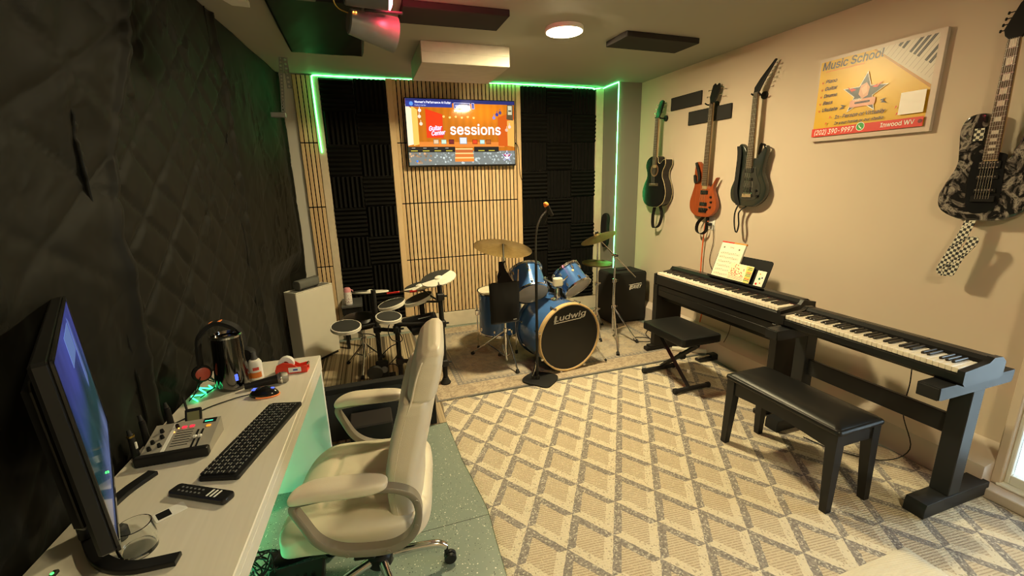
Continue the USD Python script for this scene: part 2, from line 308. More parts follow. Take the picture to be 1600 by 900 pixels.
def foam(label, x0, nx, size, z0, ztop, first):
    t = Thing('acoustic_foam', label, 'acoustic foam', (x0 + nx * size / 2, YB, z0)); zr = z0; row = 0
    while zr < ztop - .02:
        h = min(size, ztop - zr)
        for c in range(nx):
            n = 7; P = [(0, .012)]
            vert = (row + c + first) % 2 == 0; L = size - .002 if vert else h - .002; n = 7 if vert or h > size * .8 else max(2, int(7 * h / size))
            pr = [(0, 0), (L, 0)] + [q for i in range(n)[::-1] for q in (((i + 1) * L / n - .0005, .014), ((i + .5) * L / n, .042), (i * L / n + .0005, .014))]
            ln = h - .002 if vert else size - .002
            F = frame((x0 + c * size + .001, YB - .001, zr + .001), (1, 0, 0), (0, -1, 0)) if vert else frame((x0 + c * size + .001 + ln, YB - .001, zr + .001), (0, 0, 1), (0, -1, 0))
            m = prism(pr, ln)
            if vert: m = xf(m, frame((x0 + c * size + .001, YB - .001, zr + ln + .001), (1, 0, 0), (0, -1, 0)))
            else: m = xf(m, frame((x0 + c * size + .001, YB - .001, zr + .001), (0, 0, 1), (0, -1, 0)) )
            b = m.bounds; m.apply_translation((x0 + c * size + .001 - b[0][0], YB - .001 - b[1][1], zr + .001 - b[0][2]))
            t.part('foam_tile', m, FOAM, smooth=False)
        zr += h; row += 1
foam('black wedge foam tiles to the left of the television', -.262, 2, .301, .172, 2.575, 0)
foam('black wedge foam tiles to the right of the television', 1.73, 3, .305, .172, 2.575, 1)
# ------------------------------------------------------------------ green light strips, ceiling lamp and panels
GREEN = glow('green_led', (.10, 1.0, .22), LED)
obj('light_strip', cat(tube([(.625, 4.741, 2.592), (.2, 4.741, 2.590), (-.28, 4.716, 2.588)], .0055, 6), tube([(-.28, 4.716, 2.588), (-.311, 4.714, 2.582), (-.316, 4.714, 2.55)], .0055, 6), tube([(-.316, 4.714, 2.55), (-.314, 4.714, 2.2), (-.306, 4.714, 1.905)], .0055, 6)),
    GREEN, 'glowing green light strip around the left black foam', 'light strip')
obj('light_strip', cat(tube([(1.385, 4.705, 2.586), (2.0, 4.70, 2.588), (2.55, 4.70, 2.583), (2.60, 4.70, 2.570), (2.66, 4.71, 2.585), (2.735, 4.73, 2.59), (2.737, 4.60, 2.592), (2.738, 4.43, 2.593)], .0055, 6), tube([(2.738, 4.43, 2.593), (2.740, 4.411, 2.590), (2.741, 4.411, 2.55)], .0055, 6),
    tube([(2.741, 4.411, 2.55), (2.742, 4.411, 1.5), (2.742, 4.411, .62), (2.75, 4.409, .50), (2.78, 4.40, .40)], .0055, 6)), GREEN, 'glowing green light strip above the right foam and down the grey column', 'light strip')
WPL = mat('white_plastic', (.78, .77, .73), .4)
def lamp(x, y, r, st, label, nm):
    t = Thing('ceiling_light', label, 'ceiling light', (x, y, ZC), group=None)
    t.part('housing', lathe([(r * .8, 0), (r + .006, 0), (r + .006, -.022), (r, -.028), (r - .004, -.026)], (x, y, ZC), n=48), WPL)
    t.part('diffuser', lathe([(r - .004, -.024), (r * .9, -.031), (r * .5, -.034), (0, -.035)], (x, y, ZC), n=48), glow('lamp_diffuser_' + nm, (1.0, .835, .46), st))
lamp(1.43, 3.01, .125, LAMP, 'round glowing ceiling light above the drum kit', 'main')
lamp(.85, -.55, .125, LAMP2, 'round ceiling light at the near end of the room', 'near')
DARKP = mat('charcoal_panel_fabric', (.030, .028, .027), .9, bump=.3)
obj('ceiling_panel', rb(.33, 2.79, 2.562, .965, 3.066, ZC), DARKP, 'long charcoal acoustic panel on the ceiling beside the stage light', 'ceiling panel')
F = frame((2.2, 3.09, 2.562), (1, .03, 0), (0, 1, 0))
obj('ceiling_panel', slab(rrect(.645, .275, .01), ZC - 2.562, .004, F), DARKP, 'charcoal acoustic panel on the ceiling near the guitar wall', 'ceiling panel')
# glossy wrapped black panel
nx, ny = 40, 70; X, Y = np.meshgrid(np.linspace(-.392, .137, nx), np.linspace(2.82, 3.915, ny)); 
Z = 2.572 - .012 * meshkit.fbm(np.stack([X * 9 + Y * 3, Y * 1.6, X * 0], -1), 4, 5); e = np.minimum(np.minimum(X + .392, .137 - X), np.minimum(Y - 2.82, 3.915 - Y)); Z = np.where(e < .004, ZC, Z)
i, j = np.meshgrid(np.arange(ny - 1), np.arange(nx - 1), indexing='ij'); q = np.stack([i * nx + j, (i + 1) * nx + j, (i + 1) * nx + j + 1, i * nx + j + 1], -1).reshape(-1, 4)
obj('ceiling_panel', (np.stack([X, Y, Z], -1).reshape(-1, 3), q), mat('black_plastic_wrap', (.009, .010, .009), .5, specular_ior_level=.12), 'glossy black plastic wrapped panel on the ceiling by the blanket curtain', 'ceiling panel', smooth=True)
obj('ceiling_panel', rb(-.42, 2.16, 2.545, -.12, 2.80, ZC), mat('brown_grey_panel', (.16, .14, .125), .6), 'brown grey panel on the ceiling in front of the glossy black one', 'ceiling panel')
obj('ceiling_plate', slab(np.array([(-.66, 2.80), (-.47, 2.76), (-.474, 3.046), (-.563, 3.04)]), .03, .004, frame((0, 0, 2.57), (1, 0, 0), (0, 1, 0))), WPL, 'cream plate on the ceiling above the black curtain', 'ceiling plate')
t = Thing('ceiling_box', 'cream box hanging under the ceiling above the television', 'ceiling box', (.86, 3.8, ZC))
BOXW = mat('cream_box_paint', (.43, .41, .34), .6)
t.part('box_body', rb(.52, 3.50, 2.453, 1.20, 4.112, ZC, .004), BOXW)
t.part('seam', rb(.519, 3.497, 2.526, 1.201, 3.50, 2.529, .001), mat('seam_tone', (.42, .40, .33), .6))
# stage light on the ceiling
SIL = mat('silver_grey_plastic', (.30, .30, .30), .35, .3); DK = mat('dark_plastic', (.03, .03, .032), .4); RUB = mat('black_rubber', (.015, .015, .015), .7)
t = Thing('stage_light', 'grey cylindrical stage light with a red glowing lens under the ceiling', 'stage light', (.20, 2.56, ZC))
t.part('mount_plate', rb(.10, 2.44, 2.575, .32, 2.66, ZC), DK)
t.part('bracket', cat(cyl((.21, 2.55, 2.45), (.21, 2.55, 2.58), .012), rb(.11, 2.54, 2.44, .30, 2.56, 2.452)), DK)
t.part('housing', lathe([(0, 0), (.05, 0), (.058, .006), (.085, .22), (.088, .24), (.08, .24), (.078, .225), (0, .225)], (.03, 2.60, 2.405), (.93, .25, -.12), 40), SIL)
ax = np.array([.93, .25, -.12]); ax /= np.linalg.norm(ax)
t.part('upper_housing', lathe([(0, 0), (.06, 0), (.065, .006), (.07, .20), (0, .20)], (.02, 2.44, 2.49), (.97, .05, 0), 40), mat('dark_grey_plastic', (.10, .10, .10), .4))
t.part('lens', lathe([(.062, 0), (.066, .012), (.05, .02), (0, .022)], (.02 + .20 * .9987, 2.45, 2.49), (.97, .05, 0), 40), glow('red_lens', (1.0, .06, .10), RED))
t.part('indicator', cat(*[lathe([(.004, 0), (.004, .003), (0, .004)], (.06 + .012 * i, 2.55 + .006 * k, 2.435), (0, 0, -1), 8) for i in range(2) for k in range(2)]), glow('orange_led', (1.0, .25, .03), 8.0))
t.part('cable', tube([(-.02, 2.50, 2.59), (-.03, 2.58, 2.50), (-.01, 2.60, 2.46), (.04, 2.60, 2.44), (.06, 2.60, 2.42)], .003, 6), mat('yellow_cable', (.55, .38, .06), .5))
# garage door hanger
STEEL = mat('galvanised_steel', (.36, .37, .36), .4, .8)
t = Thing('track_hanger', 'perforated steel hanger hanging from the ceiling at the end of the curtain', 'steel hanger', (-.52, 4.2, ZC))
F = frame((-.508, 4.15, 0), (0, 1, 0), (0, 0, 1))
def perforated(y0, z0, y1, z1, w, n):
    d = np.array([y1 - y0, z1 - z0]); L = np.linalg.norm(d); p = shapely.box(0, -w / 2, L, w / 2)
    for i in range(n): p = p.difference(shapely.Point((i + .5) * L / n, 0).buffer(w * .24, 6))
    return prism(p, .003, frame((y0, 4.20, z0), (d[0], 0, d[1]), (-d[1], 0, d[0])))
t.part('perforated_bar', perforated(-.527, 2.17, -.492, 2.60, .030, 17), STEEL); t.part('perforated_bar', perforated(-.455, 2.37, -.462, 2.60, .036, 7), STEEL)
t.part('foot_bar', rb(-.62, 4.17, 2.145, -.508, 4.205, 2.185), STEEL)
# ------------------------------------------------------------------ black quilted blankets along the left wall
def blanketmat():
    g = G(); p = g.pos(); n = g.noise(p, 5.0, 4.0)
    return g.done('black_moving_blanket', g('principled_bsdf', 'BSDF', base_color=g.mix(n, (.0036, .0033, .0020), (.0066, .0062, .0040)), roughness=.6, specular_ior_level=.17, sheen_weight=.04, normal=g.bump(g.noise(p, 420.0, 2.0), .25, .001)))
BL = blanketmat()
def curtain_x(y): return -.600 - .088 * (YB - .03 - y)
def blanket(label, y0, y1, kind, off, seed):
    ny, nz = int((y1 - y0) / .012), 190; yy, zz = np.linspace(y0, y1, ny), np.linspace(.02, 2.592, nz); Y, Z = np.meshgrid(yy, zz)
    e0 = y1 - Y; e1 = Y - y0
    if kind == 'folds': Y = Y + .40 * np.clip(Z - 1.45, 0, 1.2) * ((Y - y0) / (y1 - y0)) ** 2
    p3 = np.stack([Y * 1.0, Z * 1.0, Y * 0 + seed], -1)
    warp = .05 * (meshkit.fbm(p3 * 2.2, 3, seed) - .5)
    a, b = (.30, .25) if kind == 'quilt' else (.52, .36)
    s, t = (Y + warp) / a, (Z + warp * 1.4) / b
    d = np.minimum(np.abs((s + t) - np.round(s + t)), np.abs((s - t) - np.round(s - t)))
    amp = .016 * np.clip(meshkit.fbm(p3 * .9, 2, seed + 3) * 1.7, .35, 1.1) * (1.0 if kind == 'quilt' else .8 if kind == 'folds' else .35)
    X = amp * np.clip(np.sqrt(np.clip(d, 0, .5) * 2.0) * 1.8, 0, 1)
    X = X + .009 * (meshkit.fbm(p3 * np.array([9, 6, 1]), 3, seed + 7) - .5)                       # crumples
    r = meshkit.fbm(p3 * np.array([7, 4.5, 1]), 3, seed + 17); X = X + .022 * np.maximum(0, 1 - np.abs(r - .5) * 20) * (meshkit.noise(p3 * 2.6, seed + 2) - .35)  # creases
    fold = meshkit.fbm(np.stack([Y * 2.6 + .12 * Z, Z * .22, Y * 0 + seed], -1), 3, seed + 9) - .5
    X = X + fold * (.10 if kind == 'folds' else .035) + (.05 * np.sin(Y * 9 + Z * .3) * np.clip((Z - 1.2) / 1.4, 0, 1) if kind == 'far' else 0) * .4
    if kind == 'folds':
        h = meshkit.fbm(np.stack([Y * .7 + Z * .5, Z * 2.3 - Y * .55, Y * 0], -1), 3, 31) - .5; X = X + h * .10
    X = X * np.clip((2.60 - Z) / .35, .15, 1)
    if kind == 'far': X = X - .11 * np.clip((1.0 - Z) / .22, 0, 1) * np.clip((Y - 3.6) / .3, 0, 1) * np.clip((4.72 - Y) / .2, 0, 1)
    edge = np.minimum(e0, e1); X = X + .018 * np.exp(-(edge / .022) ** 2)
    X = curtain_x(Y) + off + X
    i, j = np.meshgrid(np.arange(nz - 1), np.arange(ny - 1), indexing='ij'); q = np.stack([i * ny + j, i * ny + j + 1, (i + 1) * ny + j + 1, (i + 1) * ny + j], -1).reshape(-1, 4)
    front = np.stack([X, Y, Z], -1).reshape(-1, 3); back = front - (.012, 0, 0); n = len(front)
    ring = np.concatenate([np.arange(ny), np.arange(2 * ny - 1, nz * ny, ny), np.arange(nz * ny - 2, (nz - 1) * ny - 1, -1), np.arange((nz - 2) * ny, 0, -ny)]); k = np.roll(ring, -1)
    f = np.vstack([q[:, [0, 1, 2]], q[:, [0, 2, 3]], q[:, [0, 2, 1]] + n, q[:, [0, 3, 2]] + n, np.stack([ring, k + n, k], 1), np.stack([ring, ring + n, k + n], 1)])
    return obj('quilted_blanket', (np.vstack([front, back]), f), BL, label, 'blanket', smooth=True)
blanket('black quilted blanket hung nearest, in loose deep folds behind the monitor', -1.6, 1.86, 'folds', .045, 11)
blanket('black blanket with diamond quilting hung behind the mixer and headphones', 1.80, 3.25, 'quilt', .01, 23)
blanket('dark plain blanket hung at the far end by the white cabinet', 3.15, 4.70, 'far', .0, 37)
# ------------------------------------------------------------------ carpets
def slabrug(name, label, x0, y0, x1, y1, h, m, z0=0.0, wav=0.0, seed=1, catg='rug'):
    nx, ny = max(2, int((x1 - x0) / .02)), max(2, int((y1 - y0) / .02)); X, Y = np.meshgrid(np.linspace(x0, x1, nx), np.linspace(y0, y1, ny))
    nz = meshkit.fbm(np.stack([X * 3.1, Y * 3.1, X * 0 + seed], -1), 2, seed) - .5
    wx = wav * (meshkit.fbm(np.stack([X * 0, Y * 2.2, X * 0 + seed], -1), 2, seed + 4) - .5) * 2; X2 = X + wx * (1 - (X - x0) / (x1 - x0))
    e = np.minimum(np.minimum(X - x0, x1 - X), np.minimum(Y - y0, y1 - Y)); Z = z0 + h * (1 - np.exp(-(e + .002) / .004)) + np.maximum(nz, 0) * .5 * wav * .12
    i, j = np.meshgrid(np.arange(ny - 1), np.arange(nx - 1), indexing='ij'); q = np.stack([i * nx + j, i * nx + j + 1, (i + 1) * nx + j + 1, (i + 1) * nx + j], -1).reshape(-1, 4)
    front = np.stack([X2, Y, Z], -1).reshape(-1, 3); n = len(front)
    back = front.copy(); back[:, 2] = z0 + .0003
    ring = np.concatenate([np.arange(nx), np.arange(2 * nx - 1, ny * nx, nx), np.arange(ny * nx - 2, (ny - 1) * nx - 1, -1), np.arange((ny - 2) * nx, 0, -nx)]); k = np.roll(ring, -1)
    f = np.vstack([q[:, [0, 1, 2]], q[:, [0, 2, 3]], np.stack([ring, ring + n, k + n], 1), np.stack([ring, k + n, k], 1)])
    return obj(name, (np.vstack([front, back]), f), m, label, catg, smooth=50)
def diamond_rug():
    g = G(); p = g.pos(); jit = g.noise(g.scale(p, (1, 1, 0)), 45.0, 2.0)
    x, y, z = g.xyz(p); x = g.m('add', x, g.m('multiply', g.m('subtract', jit, .5), .012))
    pp = g.m('multiply', g.m('subtract', x, 1.062), 1 / .118); qq = g.m('multiply', g.m('subtract', y, 2.365), 1 / .1835)
    s = g.m('fraction', g.m('multiply', g.m('subtract', pp, qq), .5)); t = g.m('fraction', g.m('multiply', g.m('add', pp, qq), -.5))
    lo = g.m('minimum', s, t); hi = g.m('subtract', 1.0, g.m('maximum', s, t))
    dark = g.m('multiply', g.m('less_than', lo, .185), g.m('less_than', lo, g.m('add', hi, .03))); light = g.m('multiply', g.m('less_than', hi, .20), g.m('subtract', 1.0, dark))
    knots = g('voronoi_texture', 'distance', vector=g.scale(p, (1, 1, .3)), scale=150.0); knots2 = g('voronoi_texture', 'color', vector=g.scale(p, (1, 1, .3)), scale=150.0); kr = g.xyz(knots2)[0]
    fine = g.noise(p, 260.0, 2.0)
    ycor = g.m('add', y, g.m('multiply', x, .10)); line = g.m('sine', g.m('multiply', ycor, 2 * PI / .0125)); dash = g.noise(g.scale(p, (120, 60, 1)), 1.0, 1.0)
    ln = g.m('multiply', g.m('greater_than', line, .35), g.m('greater_than', dash, .40))
    cream, tan = (.62, .54, .42), (.34, .27, .20)
    field = g.mix(g.m('multiply', ln, .8), (.62, .53, .39), tan)
    big = g.noise(p, 2.2, 3.0); field = g.mix(g.m('multiply', big, .35), field, (.56, .42, .28))
    dk = g.mix(kr, (.20, .178, .165), (.38, .335, .29)); dk = g.mix(g.m('greater_than', kr, .86), dk, (.55, .50, .42)); lt = g.mix(fine, (.62, .54, .41), (.76, .67, .51)); lt = g.mix(g.m('multiply', g.m('greater_than', kr, .9), .6), lt, tan)
    c = g.mix(light, field, lt); c = g.mix(dark, c, dk)
    ribs = g.m('multiply', g.m('add', line, 1.0), .25)
    h = g.m('add', g.m('multiply', g.m('subtract', .6, knots), .9), g.m('multiply', ribs, g.m('subtract', 1.0, dark)))
    return g.done('woven_diamond_rug', g('principled_bsdf', 'BSDF', base_color=c, roughness=.95, specular_ior_level=.15, normal=g.bump(h, .8, .004)))
slabrug('diamond_rug', 'large cream woven rug with grey diamond lattice under the piano bench', .435, -.6, 2.795, 2.985, .010, diamond_rug(), wav=.035, seed=3)
def persian():
    x0, y0, x1, y1 = .385, 2.995, 2.87, 4.66
    g = G(); p = g.pos(); x, y, z = g.xyz(p)
    ex = g.m('minimum', g.m('subtract', x, x0), g.m('subtract', x1, x)); ey = g.m('minimum', g.m('subtract', y, y0), g.m('subtract', y1, y)); e = g.m('minimum', ex, ey)
    n1 = g.noise(p, 3.2, 5.0, .65, .6); n2 = g.noise(p, 26.0, 4.0, .7, 1.2); n3 = g.noise(p, 90.0, 2.0)
    beige, grey, rust, blue = (.46, .37, .26), (.24, .22, .20), (.27, .17, .13), (.17, .19, .22)
    c = g.mix(g('map_range', 'result', value=n1, from_min=.42, from_max=.62, clamp=True), beige, grey); c = g.mix(g('map_range', 'result', value=g.noise(g.scale(p, (1, 1, 1), (5, 2, 0)), 2.6, 4.0), from_min=.56, from_max=.7, clamp=True), c, rust)
    c = g.mix(g.m('multiply', g('map_range', 'result', value=n2, from_min=.5, from_max=.62, clamp=True), .55), c, blue)
    ros = g('wave_texture', 'fac', wave_type='rings', rings_direction='spherical', vector=g.scale(p, (1, 1, 0), (-1.62, -3.85, 0)), scale=3.0, distortion=9.0, detail=3.0, detail_scale=2.5); c = g.mix(g.m('multiply', g.m('greater_than', ros, .72), .35), c, (.50, .43, .33))
    def band(a, b): return g.m('multiply', g.m('greater_than', e, a), g.m('less_than', e, b))
    bcol = g.mix(g('map_range', 'result', value=n2, from_min=.47, from_max=.56, clamp=True), (.50, .40, .28), (.30, .23, .17))
    c = g.mix(band(.0, .24), c, bcol)
    dots = g('voronoi_texture', 'distance', vector=g.scale(p, (1, 1, 0)), scale=26.0, randomness=.1); c = g.mix(band(.205, .255), c, g.mix(g.m('less_than', dots, .35), (.16, .155, .16), (.34, .30, .25)))
    c = g.mix(band(.268, .276), c, grey); c = g.mix(band(.115, .123), c, (.33, .25, .18)); c = g.mix(g.m('less_than', e, .018), c, (.10, .105, .11))
    c = g.mix(.25, c, g.mix(n3, (.2, .17, .13), (.6, .5, .4)))
    m = g.done('faded_oriental_rug', g('principled_bsdf', 'BSDF', base_color=c, roughness=.95, specular_ior_level=.12, normal=g.bump(g.noise(p, 350.0, 2.0), .5, .002)))
    slabrug('oriental_rug', 'faded beige and grey oriental rug with dark borders under the blue drum kit', x0, y0, x1, y1, .006, m, z0=.0045, seed=5)
persian()
g = G(); p = g.pos(); x, y, z = g.xyz(p); xx = g.m('subtract', x, g.m('multiply', y, .02))
r1 = g('white_noise_texture', 'value', dimensions='1D', w=g.m('floor', g.m('multiply', xx, 95.0))); r2 = g('noise_texture', 'fac', dimensions='1D', w=g.m('multiply', xx, 28.0), scale=1.0, detail=3.0)
c = g('rgb_ramp', 'color', fac=g.m('add', g.m('multiply', r1, .55), g.m('multiply', r2, .45)), ramp=[(.15, (.06, .05, .04)), (.38, (.22, .17, .115)), (.55, (.40, .31, .20)), (.75, (.52, .42, .28)), (.95, (.26, .20, .14))])
obj('striped_carpet', rb(-.62, 2.70, .0003, .62, 4.66, .004, .001), g.done('striped_carpet', g('principled_bsdf', 'BSDF', base_color=c, roughness=.95, specular_ior_level=.1, normal=g.bump(g.noise(p, 300.0, 2.0), .5, .002))), 'brown and beige striped carpet under the electronic drum kit', 'carpet')
g = G(); p = g.pos(); x, y, z = g.xyz(p); wv = g.m('sine', g.m('multiply', g.m('add', y, g.m('multiply', x, .15)), 2 * PI / .009)); n = g.noise(g.scale(p, (12, 60, 1)), 1.0, 3.0)
c = g.mix(n, (.62, .54, .40), (.74, .66, .50))
slabrug('cream_mat', 'plain cream ribbed mat corner lying on the diamond rug in front', 1.15, .20, 2.08, .945, .014, g.done('cream_ribbed_mat', g('principled_bsdf', 'BSDF', base_color=c, roughness=.9, normal=g.bump(wv, .35, .002))), z0=.0105, seed=9, catg='mat')
# ------------------------------------------------------------------ television
BLK = mat('black_plastic', (.011, .011, .0115), .38); BLKG = mat('black_gloss', (.012, .012, .013), .12); CHROME = mat('chrome', (.75, .75, .76), .12, 1.0, var=.03); MATB = mat('black_matte', (.013, .0125, .012), .75)
def tv():
    x0, x1, z0, z1 = .493, 1.634, 1.757, 2.412; t = Thing('television', 'wall mounted television showing an orange music studio picture', 'television', ((x0 + x1) / 2, YB - .10, z0))
    t.part('body', cat(rb(x0, 4.652, z0, x1, 4.69, z1, .006), rb(x0 + .2, 4.69, z0 + .12, x1 - .2, 4.726, z1 - .12, .01)), BLK)
    t.part('bezel', cat(rb(x0, 4.645, z0, x1, 4.655, z0 + .016), rb(x0, 4.645, z1 - .010, x1, 4.655, z1), rb(x0, 4.645, z0, x0 + .009, 4.655, z1), rb(x1 - .009, 4.645, z0, x1, 4.655, z1)), BLKG)
    w, h = x1 - x0 - .018, z1 - z0 - .026; F = frame((x0 + .009, 4.6515, z0 + .016), (1, 0, 0), (0, 0, 1)); s = Flat(F); L = lambda u: u * w; H = lambda v: v * h
    C = lambda r, g, b: np.array(S(r, g, b)) * .92
    def back(u, v):
        c = np.array(S(240, 135, 25))[None] * (.55 + .40 * np.exp(-((u - .68) ** 2 / .05 + (v - .82) ** 2 / .04)))[:, None]
        c = c * (1 + .25 * np.sin(u * 95)[:, None] * .3)
        return np.clip(c, 0, 1.3)
    s.grid(0, 0, L(1), H(1), 70, 36, back)
    s.poly([(L(.17), H(.42)), (L(.32), H(.42)), (L(.32), H(.78)), (L(.17), H(.86))], C(225, 60, 20)); s.poly([(0, H(.3)), (L(.05), H(.32)), (L(.05), H(.86)), (0, H(.92))], C(250, 225, 190)); s.poly([(L(.05), H(.3)), (L(.10), H(.32)), (L(.10), H(.84)), (L(.05), H(.9))], C(245, 190, 90))
    s.rect(L(.10), H(.28), L(.90), H(.36), C(225, 130, 50)); s.poly([(L(.84), H(.3)), (1 * w, H(.28)), (w, H(.85)), (L(.84), H(.75))], C(205, 90, 20)); s.poly([(L(.93), H(.3)), (w, H(.28)), (w, H(.72)), (L(.93), H(.70))], C(240, 170, 80))
    s.rect(0, 0, L(1), H(.22), C(120, 125, 120)); r = np.random.default_rng(4)
    for i in range(150):
        u, v = r.uniform(0, 1), r.uniform(.01, .2); b = r.uniform(120, 215); tone = C(b * .95, b, b * .98) if u > .2 else C(b, b * .8, b * .6); s.poly(circle(r.uniform(.007, .013), 7, (L(u), H(v))), tone, lift=False)
    s.rect(0, H(.20), L(.42), H(.285), C(32, 30, 28)); s.rect(L(.60), H(.20), L(.84), H(.285), C(32, 30, 28))
    for i in range(4): s.rect(L(.02 + .105 * i), H(.215), L(.08 + .105 * i), H(.23), C(190, 175, 60), lift=False); s.rect(L(.03 + .1 * i), H(.262), L(.06 + .1 * i), H(.268), C(220, 220, 220), lift=False)
    for i in range(2): s.rect(L(.64 + .1 * i), H(.215), L(.70 + .1 * i), H(.23), C(190, 175, 60), lift=False)
    for i in range(3): s.rect(L(.415 + .004 * i), H(.05 + .07 * i), L(.595 - .004 * i), H(.12 + .07 * i), C(235 - 20 * i, 130 - 14 * i, 50)); s.rect(L(.415 + .004 * i), H(.10 + .07 * i), L(.595 - .004 * i), H(.12 + .07 * i), C(250, 205, 130))
    for k, (u, c) in enumerate(((.25, (225, 190, 150)), (.32, (200, 225, 200)), (.39, (120, 40, 40)), (.50, (215, 220, 225)), (.61, (220, 70, 30)), (.68, (190, 225, 215)), (.74, (170, 90, 40)))): ww = .036 if u == .5 else .024; s.rect(L(u - ww), H(.325), L(u + ww), H(.325 + ww * 3), C(*[x * .6 for x in c])); s.rect(L(u - ww * .85), H(.333), L(u + ww * .85), H(.318 + ww * 3), C(*c))
    for u, v, c in [(.12, .83, (245, 225, 215)), (.115, .74, (230, 215, 190)), (.125, .63, (240, 215, 190)), (.83, .79, (60, 60, 150)), (.80, .74, (150, 140, 200)), (.86, .82, (80, 70, 120)), (.95, .60, (240, 200, 190)), (.92, .55, (220, 180, 150))]: s.poly(circle(.017, 9, (L(u), H(v))), C(*c)); s.rect(L(u) - .003, H(v), L(u) + .003, H(v + .06), C(*c))
    for i in range(6): s.poly(circle(.012, 8, (L(.33 + .055 * i), H(.745 - .012 * (i % 2)))), C(250, 215, 120)); s.rect(L(.33 + .055 * i) - .002, H(.74), L(.33 + .055 * i) + .002, H(.82), C(200, 120, 40))
    s.poly([(L(.92), H(.72)), (L(.985), H(.70)), (L(.985), H(.97)), (L(.93), H(.95))], C(90, 75, 50)); s.rect(L(.935), H(.79), L(.975), H(.93), C(200, 195, 160)); s.rect(L(.94), H(.84), L(.97), H(.86), C(60, 50, 40))
    s.rect(0, H(.945), L(1), H(1), C(40, 45, 105)); s.rect(0, H(.88), L(.41), H(.965), C(50, 60, 140))
    s.poly(circle(.019, 16, (L(.05), H(.925))), C(90, 150, 240)); s.text("Women's Performance At Guitar", .021, L(.08), H(.935), C(245, 245, 255), True, a='l', wide=.82); s.text('Guitar Center', .013, L(.08), H(.895), C(200, 210, 240), a='l')
    s.rect(L(.425), H(.865), L(.575), H(.955), C(190, 190, 235)); s.rect(L(.429), H(.873), L(.571), H(.947), C(45, 55, 120)); s.rect(L(.437), H(.892), L(.55), H(.925), C(165, 175, 225)); s.rect(L(.588), H(.865), L(.615), H(.955), C(190, 190, 235)); s.rect(L(.592), H(.873), L(.611), H(.947), C(60, 70, 150))
    s.text('sessions', .098, L(.620), H(.475), C(255, 255, 255), True, a='c', wide=.98)
    for k, (dx, dy) in enumerate(((.004, -.004), (0, 0))):
        c = C(200, 120, 200) if k == 0 else C(255, 250, 255); s.text('Guitar', .042, L(.245) + dx, H(.535) + dy, c, True, shear=.25, wide=.8, ang=.1); s.text('Center', .040, L(.27) + dx, H(.465) + dy, c, True, shear=.25, wide=.8, ang=.1)
    a = np.arange(10) * PI / 5 + PI / 2; cx, cy = L(.915), H(.13)
    s.poly(np.stack([cx + np.where(np.arange(10) % 2, .026, .062) * np.cos(a), cy + np.where(np.arange(10) % 2, .026, .062) * np.sin(a)], 1), C(225, 225, 250)); s.poly(np.stack([cx + np.where(np.arange(10) % 2, .020, .052) * np.cos(a), cy + np.where(np.arange(10) % 2, .020, .052) * np.sin(a)], 1), C(40, 40, 110)); s.poly(circle(.016, 12, (cx, cy + .006)), C(240, 200, 200))
    s.poly([(cx - .045, cy + .028), (cx - .014, cy + .008), (cx - .02, cy + .0)], C(220, 40, 40)); s.poly([(cx + .045, cy + .028), (cx + .014, cy + .008), (cx + .02, cy + .0)], C(220, 40, 40)); s.rect(cx - .022, cy - .026, cx + .024, cy - .008, C(250, 240, 245)); s.poly(circle(.011, 12, (L(.068), H(.06))), C(60, 130, 235))
    t.part('screen', s, colmat('tv_picture', TVE))
tv()
obj('cable', tube([(1.64, 4.70, 1.985), (1.675, 4.712, 1.98), (1.695, 4.712, 1.90), (1.70, 4.712, 1.7), (1.72, 4.702, 1.60)], .003, 6), BLK, 'thin black cable hanging from the right edge of the television', 'cable')
